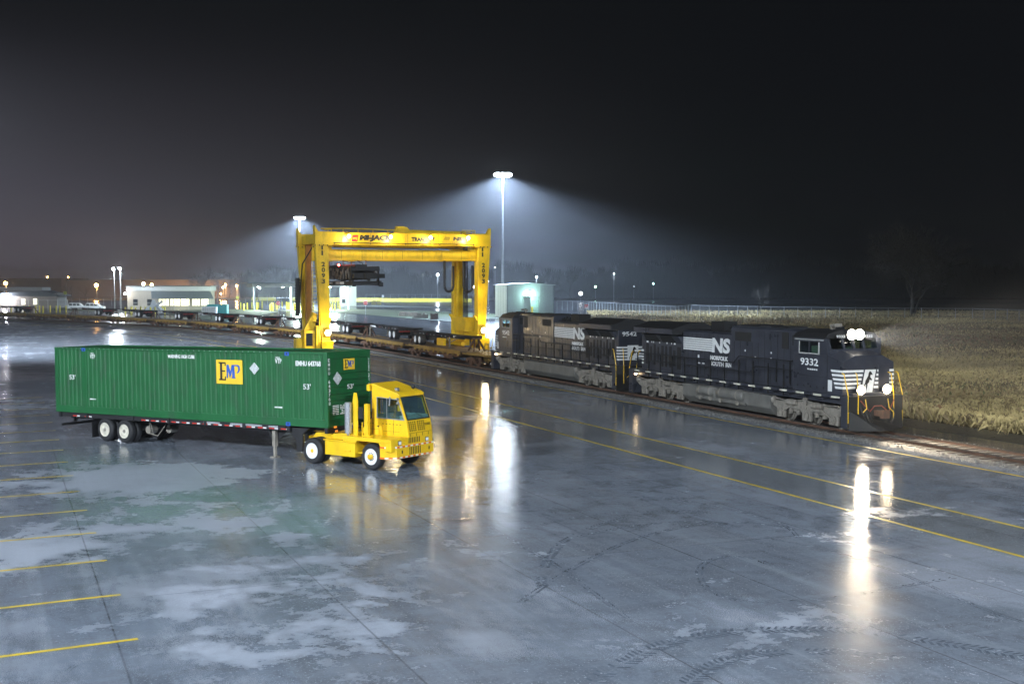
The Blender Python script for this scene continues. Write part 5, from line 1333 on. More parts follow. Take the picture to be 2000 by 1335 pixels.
# ================================================================== LIGHT MASTS
lampw = lampmat('floodlight_glass', (.80, .90, 1.0), 120)
def mast(loc, H, label, power, aim=None, size=158, group='high light masts of the yard'):
    r = thing('light_mast', label, 'light mast', loc, 0, group)
    mb = MB(); mb.cyl((0, 0, 0), (0, 0, H - .8), .32, .13, n=14); mb.build('pole', steel, r, smooth=True)
    mb = MB(); mb.cyl((0, 0, 0), (0, 0, .7), .55, n=16); mb.build('base', concrete_b, r)
    mb = MB()
    for k in range(16):
        t0 = 2 * math.pi * k / 16; t1 = 2 * math.pi * (k + 1) / 16; mb.bar((1.15 * math.cos(t0), 1.15 * math.sin(t0), H), (1.15 * math.cos(t1), 1.15 * math.sin(t1), H), .08, .08)
    for k in range(4): mb.bar((0, 0, H - .4), (1.15 * math.cos(k * 1.571), 1.15 * math.sin(k * 1.571), H), .05, .05)
    mb.build('ring', steel, r)
    for k in range(8):
        t = 2 * math.pi * k / 8; cx, cy_ = 1.45 * math.cos(t), 1.45 * math.sin(t)
        mb = MB(); mb.lathe((cx, cy_, H - .05), (0, 0, 1), [(-.02, .34), (.0, .36), (.28, .22), (.42, .10), (.42, .0001)], 14); f = mb.build('luminaire', steel, r, smooth=True)
        mb = MB(); mb.lathe((cx, cy_, H - .08), (0, 0, 1), [(-.62, .0001), (-.55, .22), (-.38, .40), (-.15, .47), (.02, .34)], 14); mb.build('lamp', lampw, f, smooth=True)
    spot('mast_light', (0, 0, H - .5), (0, 0, 0) if aim is None else (aim[0] - loc[0], aim[1] - loc[1], 0), power, size, .55, (.56, .74, 1.0) if aim is None else COOL, .8, r)
    return r
m1 = mast((-1.95, 263, 0), 30.2, 'tallest looking light mast, standing beyond the gantry crane by the metal shed', 3100000)
m2 = mast((-74.3, 434, 0), 30.2, 'light mast behind the gate canopy, left of the gantry crane', 3100000)
# masts of the same yard that stand outside the picture and light the foreground
mast((-64, 118, 0), 30.2, 'light mast standing just outside the picture on the left', 300000, (-56, 150), 146)
mast((-62, 4, 0), 30.2, 'light mast standing behind the camera on the left', 310000, (0, 64), 72)
mast((-14, -30, 0), 30.2, 'light mast standing right behind the camera', 250000, (5, 66), 62)
mast((42, -14, 0), 30.2, 'light mast standing behind the camera on the right', 200000, (2, 54), 66)

# ================================================================== BUILDINGS AND YARD FURNITURE FAR BEHIND
GANG = math.atan2(nD[1], nD[0])
shedm = mat('ribbed_metal_wall', (.40, .42, .42), .45, metal=.2, var=.08)
wallb = mat('beige_wall', (.34, .31, .26), .7, var=.08)
trimw = mat('pale_fascia', (.42, .43, .43), .6, var=.06)
roofd = mat('dark_metal_roof', (.11, .13, .14), .4, var=.15)
litw = lampmat('lit_window', (.95, .92, .62), 1.5)
# --- small metal shed to the right of the crane
p0 = at(990, 600, 252)
sh = thing('metal_shed', 'ribbed grey metal shed with a lit doorway, behind the second locomotive', 'shed', (p0[0], 252, 0), GANG)
W_, D_, HW = 10.4, 6.2, 6.55
mb = MB()
mb.prism([(0, 0), (3.6, 0), (3.6, 4.3), (7.3, 4.3), (7.3, 0), (W_, 0), (W_, HW), (W_ / 2, HW + .35), (0, HW)], 'y', 0, .15)
mb.box(0, .15, .15, D_, 0, HW); mb.box(W_ - .15, W_, .15, D_, 0, HW); mb.box(0, W_, D_, D_ + .15, 0, HW)
wl = mb.build('wall', shedm, sh)
mb = MB()
for k in range(14): mb.box(7.45 + k * .21, 7.51 + k * .21, -.05, 0, 0, HW)
for k in range(4): mb.box(-.03, 0, .5 + k * 1.4, .6 + k * 1.4, 0, HW)
mb.box(-.05, .25, -.06, 0, 0, HW); mb.box(W_ - .2, W_ + .04, -.06, 0, 0, HW + .02); mb.build('cladding_rib', mat('rib_grey', (.22, .24, .24), .5), sh)
mb = MB(); mb.prism([(-.35, HW), (W_ / 2, HW + .38), (W_ + .35, HW), (W_ + .35, HW + .16), (W_ / 2, HW + .55), (-.35, HW + .16)], 'y', -.4, D_ + .5); mb.build('roof', trimw, sh)
mb = MB(); mb.box(3.5, 3.65, -.06, .0, 0, 4.4); mb.box(7.25, 7.4, -.06, 0, 0, 4.4); mb.box(3.5, 7.4, -.06, 0, 4.3, 4.45); mb.box(5.3, 5.45, .0, .1, 0, 4.3); mb.box(5.4, 7.3, .1, .14, 1.9, 2.0); mb.box(5.4, 7.3, .1, .14, 3.4, 3.5); build_parts(mb, 'door_frame', trimw, sh)
mb = MB(); mb.box(5.5, 7.3, .5, .55, 0, 4.3); mb.build('door_panel', mat('door_interior', (.5, .62, .58), .5), sh)
mb = MB(); mb.box(5.35, 5.7, -.3, -.02, 0, 2.2); mb.build('door_post_guard', yel, sh)
mb = MB(); mb.ball((5.1, -.35, 4.95), .36); mb.build('wall_lamp', lampmat('mercury_lamp', (.50, 1.0, .86), 90), sh)
mb = MB(); mb.box(4.9, 5.3, -.35, 0, 5.25, 5.4); mb.build('lamp_bracket', steel, sh)
point('shed_lamp', (5.1, -1.6, 4.4), 800, (.55, 1, .88), .3, sh); point('shed_inside', (6.4, 1.6, 3.0), 260, (.7, 1, .92), .3, sh)

# --- gate canopy with columns
cp0 = at(492, 606, 318)
cn = thing('gate_canopy', 'long flat gate canopy on slim columns, left of the crane', 'canopy', (cp0[0], 318, 0), GANG)
mb = MB(); mb.box(0, 26, -1, 7, 6.05, 6.9); mb.build('fascia', mat('canopy_beige', (.30, .28, .25), .6), cn)
mb = MB(); mb.prism([(-1.4, 6.9), (26.5, 6.9), (26.5, 7.1), (-1.4, 7.25)], 'y', -1.5, 7.5)
for k in range(34): mb.box(-1.2 + k * .8, -1.0 + k * .8, -1.5, 7.5, 7.15, 7.32)
mb.build('roof', roofd, cn)
for xx, yy in ((.6, -.6), (10.2, -.6), (19.5, -.6), (25.4, -.6), (1.8, 6.2), (11.5, 6.2), (20.5, 6.2)):
    mb = MB(); mb.box(xx - .17, xx + .17, yy - .17, yy + .17, 0, 6.05); mb.build('column', white, cn)
for xx in (2.2, 8.5, 14.5, 21, 25):
    mb = MB(); mb.box(xx - .25, xx + .25, 1.9, 2.4, 5.95, 6.05); mb.build('canopy_lamp', lampmat('canopy_lamp_glass', (.78, 1, .90), 60), cn)
for xx in (2.2, 12, 22): point('canopy_light', (xx, 1.0, 5.4), 22000, (.80, 1.0, .88), .4, cn)
p = at(664, 584, 380)
bo = thing('white_booth', 'tall plain white building between the gate canopy and the yellow barriers', 'building', (p[0], 380, 0), .15)
mb = MB(); mb.box(0, 5, 0, 3.5, 0, 6.4); mb.build('wall', white, bo); mb = MB(); mb.box(-.2, 5.2, -.2, 3.7, 6.4, 6.6); mb.build('roof', trimw, bo)
mb = MB(); mb.box(.6, 1.6, -.04, 0, 1.0, 2.2); mb.build('window', dglass, bo)
point('booth_light', (p[0] - 2, 374, 5.0), 4500, (.75, 1, 1), .4)

# --- office building
p = at(249, 605, 330)
of = thing('office_building', 'pale office building with a row of lit windows under a sloping dark roof', 'building', (p[0], 330, 0), R(4))
mb = MB(); mb.box(0, 21.5, 0, 9, 0, 6.1); mb.build('wall', wallb, of)
mb = MB(); mb.box(-.2, 21.9, -.25, 9.2, 5.0, 6.15); mb.build('fascia', trimw, of)
mb = MB(); mb.box(-.4, 22.2, -.5, 9.4, 6.15, 6.4); mb.prism([(-2.6, 3.1), (-2.6, 2.95), (-.25, 4.7), (-.25, 4.95)][::-1], 'x', 5.6, 23.2) if False else mb.add([(6.3, -.26, 4.95), (21.9, -.26, 4.95), (23.2, -3.0, 3.1), (7.0, -3.0, 3.1), (6.3, -.26, 4.75), (21.9, -.26, 4.75), (23.2, -3.0, 2.9), (7.0, -3.0, 2.9)], [(0, 1, 2, 3), (7, 6, 5, 4), (0, 4, 5, 1), (1, 5, 6, 2), (2, 6, 7, 3), (3, 7, 4, 0)])
mb.build('roof', roofd, of)
for k, (a, b) in enumerate(((8.2, 11.0), (11.2, 13.9), (14.1, 16.4), (17.0, 19.2), (19.4, 21.4))):
    mb = MB(); mb.box(a, b, -.06, -.01, 1.05, 2.85); w = mb.build('window', litw, of)
    mb = MB()
    for q in range(4): xx = a + (b - a) * q / 3; mb.box(xx - .04, xx + .04, -.12, -.06, 1.05, 2.85)
    mb.box(a, b, -.12, -.06, 1.9, 1.97); build_parts(mb, 'window_frame', blackp, w)
for a in (1.5, 5.2):
    mb = MB(); mb.box(a, a + 1.2, -.06, -.01, 1.2, 2.8); w = mb.build('window', dglass, of); mb = MB(); mb.box(a, a + 1.2, -.1, -.06, 1.75, 1.83); build_parts(mb, 'window_frame', trimw, w)
mb = MB(); mb.ball((-.5, -.4, 4.3), .30); mb.build('wall_lamp', lampmat('white_wall_lamp', (1, .95, .9), 60), of)
point('office_flood', (-1.0, -1.6, 4.2), 700, (1, .93, .88), .3, of); point('office_lamp', (14, -2.2, 2.4), 300, (1, .95, .7), .3, of)
mb = MB()
for xx in (9, 12.5, 13.2, 17): mb.box(xx, xx + .12, -5, -4.9, 0, 2.2)
build_parts(mb, 'post', steel, of)

# --- left building
p = at(-60, 602, 350)
lb = thing('low_building', 'low grey building with two small lit windows and a bluish wall lamp', 'building', (p[0], 350, 0), R(3))
mb = MB(); mb.box(0, 24.5, 0, 9, 0, 4.2); mb.build('wall', wallb, lb)
mb = MB(); mb.box(0, 20.2, .5, 8, 4.9, 5.9); mb.build('fascia', trimw, lb)
mb = MB(); mb.prism([(-1, 3.7), (20.5, 5.0), (25.6, 3.6), (25.6, 3.4), (-1, 3.4)][::1], 'y', -1.2, 9.5); mb.build('roof', roofd, lb)
for a in (14.5, 17.8):
    mb = MB(); mb.box(a, a + 1.1, -.05, -.01, 1.0, 2.7); w = mb.build('window', litw, lb); mb = MB(); mb.box(a, a + 1.1, -.09, -.05, 1.8, 1.87); build_parts(mb, 'window_frame', trimw, w)
mb = MB(); mb.ball((10.6, -1.6, 3.2), .42); mb.build('wall_lamp', lampmat('blue_white_lamp', (.88, .86, 1), 90), lb)
point('low_building_light', (10.6, -2.6, 3.0), 2400, (.9, .88, 1), .3, lb)

# --- big warehouse far behind, lit orange by sodium lamps
wh = thing('warehouse', 'huge long warehouse in the far distance glowing orange from its lamps', 'warehouse', (at(130, 560, 620)[0], 620, 0), R(-2))
mb = MB(); mb.box(0, 100, 0, 40, 0, 8.6); mb.build('wall', mat('warehouse_wall', (.24, .19, .16), .7), wh)
mb = MB(); mb.box(-.5, 100.5, -.3, 40, 8.6, 9.0); mb.build('roof', roofd, wh)
mb = MB(); mb.box(-120, -.2, -6, 30, 0, 9.6); mb.build('annex_wall', mat('warehouse_dark', (.12, .10, .10), .7), wh)
sodm = lampmat('sodium_lamp_glass', (1.0, .52, .14), 110)
def yard_lamp(x, y, D, label, m, color, power, r=.35, name='lamp_post', grp='orange sodium lamps by the warehouse'):
    q = at(x, y, D); t = thing(name, label, 'lamp post', (q[0], D, 0), 0, grp)
    mb = MB(); mb.cyl((0, 0, 0), (0, 0, q[2] + .2), .12, .07, n=8); mb.bar((0, 0, q[2] + .2), (0, -.5, q[2] + .3), .08, .08); mb.build('pole', steel, t)
    mb = MB(); mb.ball((0, -.6, q[2]), r); mb.build('lamp', m, t)
    point('lamp_light', (0, -1.3, q[2] - .4), power, color, .3, t); return t
SC = (1.0, .50, .16)
def sod(x, y, D, lab, r=.4): return yard_lamp(x, y, D, lab, sodm, SC, 1500, r)
yard_lamp(12, 553, 560, 'orange sodium lamp glowing above the roof of the low grey building', sodm, SC, 6000, .75)
yard_lamp(189, 557, 560, 'single orange sodium lamp between the low grey building and the office building', sodm, SC, 9000, .8)
yard_lamp(281, 554, 580, 'left one of the two orange lamps over the office roof', sodm, SC, 9000, .75)
yard_lamp(297, 556, 580, 'right one of the two orange lamps over the office roof', sodm, SC, 9000, .65)
yard_lamp(441, 556, 590, 'orange lamp among the bare trees, upper of the close pair', sodm, SC, 5000, .5)
yard_lamp(436, 561, 590, 'orange lamp among the bare trees, lower of the close pair', sodm, SC, 3000, .4)
yard_lamp(463, 558, 590, 'orange lamp right of the bare trees', sodm, SC, 5000, .5)
sod(408, 570, 600, 'faint low orange lamp directly above the teal container'); sod(432, 573, 605, 'faint low orange lamp beyond the end of the office roof', .3); sod(93, 541, 640, 'faint orange lamp on the dark warehouse annex', .35); sod(134, 541, 640, 'faint orange lamp at the corner of the warehouse', .3)
for k, xx in enumerate((340, 380, 415)): point('warehouse_light', (at(xx, 555, 612)[0], 606, 7), 2500, SC, .4, None)
coolm = lampmat('cool_lamp_glass', (.82, .93, 1.0), 50)
t_ = yard_lamp(223, 525, 320, 'left pole of the white double area light by the office', coolm, COOL, 6500, .34, 'area_light', 'white area lights of the car park')
yard_lamp(235, 524, 322, 'right pole of the white double area light by the office', coolm, COOL, 6500, .34, 'area_light', 'white area lights of the car park')
yard_lamp(855, 536, 520, 'white area light standing alone behind the yellow barriers', coolm, COOL, 2500, .40, 'area_light', 'white area lights of the car park')
yard_lamp(1048, 541, 330, 'slim white area light standing right behind the metal shed', coolm, COOL, 600, .22, 'area_light', 'white area lights of the car park')
yard_lamp(1199, 534, 520, 'dim distant area light on a thin pole right of the shed', lampmat('dim_lamp', (.8, .9, 1), 6), COOL, 900, .25, 'area_light', 'white area lights of the car park')
yard_lamp(954, 549, 420, 'dim lamp on a thin pole between crane and mast', lampmat('dim_lamp', (.8, .9, 1), 6), COOL, 60, .18, 'area_light', 'white area lights of the car park')
def far_light(x, y, D, c, r, label, st=25):
    q = at(x, y, D); t = thing('distant_light', label, 'light', (q[0], D, 0), 0, 'small distant lights')
    mb = MB(); mb.cyl((0, 0, 0), (0, 0, q[2]), .06, n=5); mb.build('pole', steel, t)
    mb = MB(); mb.ball((0, -.2, q[2]), r, 8, 5); mb.build('lamp', lampmat('distant_lamp_%d' % int(x), c, st), t)
far_light(1163, 560, 560, (.6, 1, .7), .34, 'small greenish light in the dark woods, nearest the shed')
far_light(1276, 554, 560, (.5, 1, .95), .30, 'small teal light farthest right in the dark woods')
far_light(1238, 559, 560, (.9, .95, 1), .16, 'faint white dot of light between the green and the teal one', 8)
far_light(967, 522, 560, (.9, 1, 1), .20, 'small high light just left of the tall mast')
far_light(1848, 525, 700, (1, .06, .04), .26, 'tiny red beacon above the woods at the right', 12)
far_light(1134, 573, 480, (1, 1, 1), .8, 'short bright white light on a kiosk right of the shed', 4)
far_light(925, 560, 200, (1, .8, .5), .14, 'small warm light beside the right crane leg')

# --- vehicles parked by the office
vw = mat('vehicle_white', (.70, .73, .75), .3, var=.04, coat=.3)
def suv(name, label, loc, rz, L=4.9):
    r = thing(name, label, 'car', loc, rz, 'white vehicles parked by the office')
    mb = MB(); mb.prism([(-L / 2, .35), (L / 2, .35), (L / 2 + .02, .75), (L / 2 - .1, .98), (L / 2 - 1.0, 1.08), (-L / 2, 1.08), (-L / 2 - .03, .7)], 'y', -.93, .93)
    mb.prism([(L / 2 - 1.05, 1.06), (L / 2 - 1.7, 1.74), (L / 2 - 1.9, 1.80), (-L / 2 + .35, 1.80), (-L / 2 + .02, 1.06)], 'y', -.82, .82); bd = mb.build('body', vw, r, bevel=.06)
    mb = MB()
    for sy in (-1, 1):
        for a, b in ((-2.2, -1.25), (-1.15, -.25), (-.15, .75)): mb.prism([(a + .1, 1.16), (b + .05, 1.16), (b - (.25 if b > .7 else 0), 1.66), (a + .12, 1.66)], 'y', *sorted((sy * .815, sy * .835)))
    build_parts(mb, 'side_window', dglass, r)
    mb = MB(); mb.add([(L / 2 - 1.12, -.74, 1.12), (L / 2 - 1.12, .74, 1.12), (L / 2 - 1.68, .70, 1.72), (L / 2 - 1.68, -.70, 1.72)], [(0, 1, 2, 3)]); mb.build('windscreen', dglass, r)
    for xx in (-1.5, 1.5):
        for sy in (-1, 1): wheel(r, (xx, sy * .93, .36), (0, sy, 0), .36, .22, silver, None, 'dish', seg=14)
    mb = MB(); mb.box(L / 2 - .02, L / 2 + .04, -.85, -.55, .72, .9); mb.box(L / 2 - .02, L / 2 + .04, .55, .85, .72, .9); build_parts(mb, 'headlight', silver, r)
    return r
q = at(152, 607, 328); sv = suv('parked_car', 'white car parked by the office, left one of the two', (q[0], 328, 0), R(4))
q = at(186, 607, 325); sv2 = copy_tree(sv, (q[0], 325, 0), R(2), 'white car parked by the office, right one of the two')
# teal dumpster and white cage
q = at(404, 615, 275)
tb = thing('teal_container', 'teal storage container right of the office windows', 'container', (q[0], 275, 0), R(3))
mb = MB(); mb.box(0, 4.4, 0, 2.4, .1, 2.3)
for k in range(10): mb.box(.2 + k * .42, .4 + k * .42, -.03, 0, .25, 2.15)
mb.build('body', mat('teal_paint', (.02, .26, .24), .5, var=.1), tb); mb = MB(); mb.box(.3, .8, .0, 2.4, 0, .1); mb.box(3.6, 4.1, 0, 2.4, 0, .1); build_parts(mb, 'skid', black, tb)
q = at(394, 617, 266)
wc_ = thing('white_cabinet', 'white panelled cabinet in front of the teal container', 'cabinet', (q[0], 266, 0), R(3))
mb = MB(); mb.box(0, 3.1, 0, 1.4, .1, 1.95); mb.build('body', white, wc_); mb = MB()
for k in range(6): mb.box(.4 + k * .45, .43 + k * .45, -.02, 0, .2, 1.9)
for k in range(3): mb.box(0, 3.1, -.02, 0, .5 + k * .45, .53 + k * .45)
mb.build('panel_seam', lgrime, wc_)
# white heap of unknown kind, built as a slanted body with bars
q = at(277, 613, 285)
hp = thing('white_heap', 'white slanted heap shaped like a blade stored behind the yellow bollards by the office', 'heap', (q[0], 285, 0), R(5))
mb = MB(); mb.prism([(0, 0), (6.0, 0), (5.2, .8), (3.6, 1.9), (2.9, 3.2), (2.4, 3.3), (1.9, 2.0), (.6, .9)], 'y', 0, .35); mb.build('wedge', white, hp, bevel=.05)
mb = MB(); mb.bar((1.6, -.2, .2), (4.6, .3, 2.9), .35, .5); mb.bar((4.4, -.2, .2), (2.9, .3, 2.6), .2, .3); mb.box(.3, 5.6, -.3, .9, .0, .25); mb.build('frame', trimw, hp)
# rocks / rail spare parts on the lawn edge
for x_, y_, w_, lab, m_ in ((788, 618, 2.2, 'pale pile of timber and parts on the lawn edge inside the crane opening', mat('pale_debris', (.40, .33, .28), .7, var=.3)), (818, 622, 1.5, 'dark grey box lying on the lawn edge inside the crane opening', lgrime), (848, 624, .7, 'small brown post stub on the lawn edge inside the crane opening', rust)):
    q = gp(x_, y_); t = thing('debris_pile', lab, 'debris', (q[0], q[1], 0), R(10)); mb = MB(); random.seed(int(x_))
    for k in range(7): a = random.uniform(-w_, w_ * .6); b = random.uniform(0, .8); mb.box(a, a + random.uniform(.3, w_), b, b + .4, 0, random.uniform(.3, 1.3))
    mb.build('pieces', m_, t)

# --- bollards (each one a thing), barriers, signs
boll_m = mat('bollard_yellow', (.72, .60, .015), .45, var=.1)
mb = MB(); mb.lathe((0, 0, 0), (0, 0, 1), [(0, .16), (1.25, .16), (1.34, .12), (1.38, .0001)], 10); b0 = mb.build('bollard', boll_m, smooth=True)
random.seed(11); first = True
def bollard(x, y, lab, grp, hs=1.0):
    global first
    q = gp(x, y); o = b0 if first else b0.copy()
    if not first: col.objects.link(o)
    first = False; o.location = (q[0], q[1], 0); o.scale = (hs * .95, hs * .95, hs); tag(o, lab, 'bollard', grp)
L1_ = 'yellow steel bollard guarding a lane under the gate canopy'; G1 = 'yellow bollards under the gate canopy'
for x in (470, 476, 483, 492, 502, 505, 512, 528, 531, 533, 538, 541, 545, 551, 560, 563, 566, 569, 575, 578, 582, 586, 589, 608, 612, 645, 649, 654, 660, 664): bollard(x, random.uniform(600, 606.5), L1_, G1, random.uniform(1.0, 1.5))
for x in (650, 655, 662, 668, 676, 681, 690, 694): bollard(x, random.uniform(591, 594), 'yellow steel bollard right of the gate canopy in front of the white building', 'yellow bollards right of the canopy', 1.3)
for x in (22, 34, 36, 48, 58, 70, 77, 84, 98, 110, 117, 129): bollard(x, random.uniform(609, 611), 'yellow steel bollard in the row before the low building at the left edge', 'yellow bollards by the low building', 1.2)
for x in (245, 256, 258, 265, 275, 284, 294, 303, 318, 322): bollard(x, random.uniform(611.5, 613.5), 'yellow steel bollard in the row in front of the office building', 'yellow bollards by the office', 1.2)
mb = MB(); mb.prism([(-.3, 0), (.3, 0), (.28, .15), (.14, .45), (.10, 1.0), (-.10, 1.0), (-.14, .45), (-.28, .15)], 'x', -2.2, 2.2); br0 = mb.build('road_barrier', boll_m, bevel=.03)
k = 0; bx = [gp(640 + i * 17.0, 588.0 + i * .08) for i in range(17)]
for i, q in enumerate(bx):
    if i in (15,): continue
    o = br0 if k == 0 else br0.copy()
    if k: col.objects.link(o)
    k += 1; o.location = (q[0], q[1], 0); o.scale = (.80, 1, 1.25); o.rotation_euler = (0, 0, R(-1)); tag(o, 'yellow road barrier in the long line across the far yard', 'barrier', 'yellow road barriers across the far yard')
for i, x in enumerate((500, 516, 530, 578, 592)):
    o = br0.copy(); col.objects.link(o); q = gp(x, 586.5); o.location = (q[0], q[1], 0); o.scale = (.85, 1, 1.3); tag(o, 'yellow road barrier seen behind the gate canopy columns', 'barrier', 'yellow road barriers behind the canopy')
for i, x in enumerate((730, 740)):
    o = br0.copy(); col.objects.link(o); q = gp(x, 594.0); o.location = (q[0], q[1], 0); o.scale = (.34, 1, 1.3); tag(o, 'short yellow road block, %s of the pair before the long barrier line' % ('left' if i == 0 else 'right'), 'barrier', 'short yellow road blocks')
def sign(x, ytop, ybase, D, label, kind):
    q = at(x, ybase, D); zt = at(x, ytop, D)[2]; t = thing('road_sign', label, 'sign', (q[0], D, 0), 0, 'signs on posts')
    mb = MB(); mb.cyl((0, 0, 0), (0, 0, zt), .05, n=6); build_parts(mb, 'post', steel, t)
    mb = MB()
    if kind == 'stop':
        mb.m = 0; mb.prism([(.48 * math.cos(R(22.5 + 45 * k)), zt - .48 + .48 * math.sin(R(22.5 + 45 * k))) for k in range(8)], 'y', -.09, -.06)
        o = mb.build('sign_plate', redp, t); text('lettering', 'STOP', (-.34, -.094, zt - .62), X1, Z1, .68, .27, white, o, .01)
        mb = MB(); mb.prism([(.54 * math.cos(R(22.5 + 45 * k)), zt - .48 + .54 * math.sin(R(22.5 + 45 * k))) for k in range(8)], 'y', -.06, -.04); mb.build('sign_rim', white, t)
    elif kind == 'rw':
        mb.m = 0; mb.box(-.38, .38, -.09, -.06, zt - .85, zt); mb.m = 1; mb.box(-.36, .36, -.10, -.09, zt - .32, zt - .04); mb.box(-.36, -.28, -.10, -.09, zt - .8, zt - .04); mb.box(.28, .36, -.10, -.09, zt - .8, zt - .04); mb.box(-.2, .2, -.1, -.09, zt - .6, zt - .42); mb.build('sign_plate', [white, redp], t)
    else:
        mb.box(-.4, .4, -.09, -.06, zt - .8, zt); mb.build('sign_plate', mat('sign_yellow_green', (.55, .60, .10), .5) if kind == 'yel' else white, t)
sign(1145, 594, 620, 235, 'white and red warning sign on a post before the long fence', 'rw')
sign(543.5, 588, 610, 285, 'red octagonal stop sign under the gate canopy', 'stop'); sign(714, 587, 612, 275, 'red octagonal stop sign on the wet road before the yellow barriers', 'stop')
sign(464, 578, 600, 340, 'yellow green square sign left of the gate canopy', 'yel'); sign(128, 569, 603, 320, 'narrow yellow sign on a pole behind the parked cars', 'yel')
sign(748, 576, 592, 440, 'small white sign above the yellow barriers', 'white')

# --- chain link fences
def meshmat():
    m = bpy.data.materials.new('chain_link'); m.use_nodes = True; nt = m.node_tree; nt.nodes.clear()
    o = nt.nodes.new('ShaderNodeOutputMaterial'); t = nt.nodes.new('ShaderNodeBsdfTransparent'); d = nt.nodes.new('ShaderNodeBsdfDiffuse'); d.inputs[0].default_value = (.16, .17, .18, 1)
    x = nt.nodes.new('ShaderNodeMixShader'); x.inputs[0].default_value = .10
    nt.links.new(t.outputs[0], x.inputs[1]); nt.links.new(d.outputs[0], x.inputs[2]); nt.links.new(x.outputs[0], o.inputs[0]); return m
link = meshmat()
def fence(pts, label, h=2.4, step=3.0, pm=steel, r=.05, grp=None):
    t = thing('chain_link_fence', label, 'fence', (0, 0, 0), 0, grp)
    P = [Vector((p[0], p[1], 0)) for p in pts]; posts = []
    for a, b in zip(P[:-1], P[1:]):
        n = max(1, round((b - a).length / step)); posts += [a + (b - a) * (i / n) for i in range(n)]
    posts.append(P[-1]); post_me = None
    for i, q in enumerate(posts[:99]):
        if post_me is None:
            mb = MB(); mb.cyl((0, 0, 0), (0, 0, h + .1), r, n=6); o = mb.build('post', pm, t); post_me = o; o.location = q
        else:
            o = post_me.copy(); col.objects.link(o); o.location = q; o.parent = t
            o.scale = (1, 1, random.uniform(.97, 1.03)); o.rotation_euler = (random.gauss(0, .008), random.gauss(0, .01), 0)
    mb = MB(); mb.tube([(q.x, q.y, h) for q in P], r * .7, 5); mb.build('top_rail', pm, t)
    mb = MB()
    for a, b in zip(P[:-1], P[1:]): mb.add([(a.x, a.y, .05), (b.x, b.y, .05), (b.x, b.y, h), (a.x, a.y, h)], [(0, 1, 2, 3)])
    mb.build('mesh_panel', link, t); return t
def fp(x, D): return at(x, 600, D)
fence([fp(1088, 330), fp(1150, 316), fp(1300, 252), fp(1320, 248), fp(1350, 262), fp(1480, 246), fp(1640, 236), fp(1800, 230), fp(1900, 226), fp(2015, 214), fp(2100, 200)], 'long galvanised chain link fence running behind the dry grass field', 2.35, 2.75, mat('weathered_steel', (.20, .21, .22), .5), .06)
fence([fp(-20, 420), fp(110, 415), fp(250, 405)], 'chain link fence behind the parked white cars', 2.3, 3.2, steel, .06)
fence([fp(395, 380), fp(480, 388), fp(640, 420)], 'chain link fence behind the gate canopy', 2.3, 3.2, steel, .06)
fence([fp(715, 520), fp(955, 520)], 'thin chain link fence behind the yellow barriers', 2.4, 3.4, steel, .05)
fence([fp(18, 325), fp(132, 322)], 'low posts and wire in front of the low building', 2.6, 3.0, white, .05)

# ================================================================== TREES
bark = mat('bare_bark', (.045, .036, .028), .8, var=.3)
def bare_tree(loc, H, spread, label, seed, trunks=1, depth=5, grp='bare winter trees', twigs=1.0):
    rr = random.Random(seed); t = thing('bare_tree', label, 'tree', loc, 0, grp); tm = MB(); cm = MB()
    def br(mb, p, d, L, r, lev):
        q = p
        for k in range(3):
            dn = (d + Vector((rr.gauss(0, .13), rr.gauss(0, .13), rr.gauss(0.03, .08)))).normalized()
            e = q + dn * (L / 3); mb.cyl(tuple(q), tuple(e), r * (1 - k * .22), r * (1 - (k + 1) * .22), n=5 if lev > 2 else 3, caps=False)
            q, d = e, dn
            if lev < depth and lev > 0 or k == 2:
                pass
            if lev > 0 and k > 0:
                ang = rr.uniform(.4, .9); ax = d.orthogonal().normalized(); ax.rotate(Matrix.Rotation(rr.uniform(0, 6.28), 3, d)); nd = d.copy(); nd.rotate(Matrix.Rotation(ang, 3, ax)); nd.z = nd.z * .75 + .18
                br(cm, q, nd.normalized(), L * rr.uniform(.55, .75), r * .5, lev - 1)
        if lev == 0 and H > 10:
            for s_ in range(5):
                ax = Vector((rr.gauss(0, 1), rr.gauss(0, 1), rr.gauss(.3, 1))).normalized(); b_ = p + (q - p) * rr.random(); cm.cyl(tuple(b_), tuple(b_ + ax * rr.uniform(.4, 1.1)), .018, .006, n=3, caps=False)
        if lev > 0:
            for s_ in range(2):
                ang = rr.uniform(.2, .55) * spread; ax = d.orthogonal().normalized(); ax.rotate(Matrix.Rotation(rr.uniform(0, 6.28), 3, d)); nd = d.copy(); nd.rotate(Matrix.Rotation(ang, 3, ax))
                br(cm, q, nd.normalized(), L * rr.uniform(.7, .85), r * .55, lev - 1)
    for k in range(trunks):
        base = Vector((rr.uniform(-.5, .5) * (trunks > 1), 0, 0)); d = Vector((rr.uniform(-.22, .22) * (trunks > 1), rr.uniform(-.1, .1), 1)).normalized()
        br(tm, base, d, H * .36, H * .016, depth)
    tm.build('trunk', bark, t); cm.build('crown', bark, t); return t
bare_tree((at(1783, 600, 258)[0], 258, 0), 16.5, 1.45, 'large wide spreading bare tree standing behind the long fence', 5, 4, 5)
bare_tree((at(1485, 600, 258)[0], 258, 0), 6.5, 1.1, 'small bare young tree behind the middle of the long fence', 9, 1, 4)
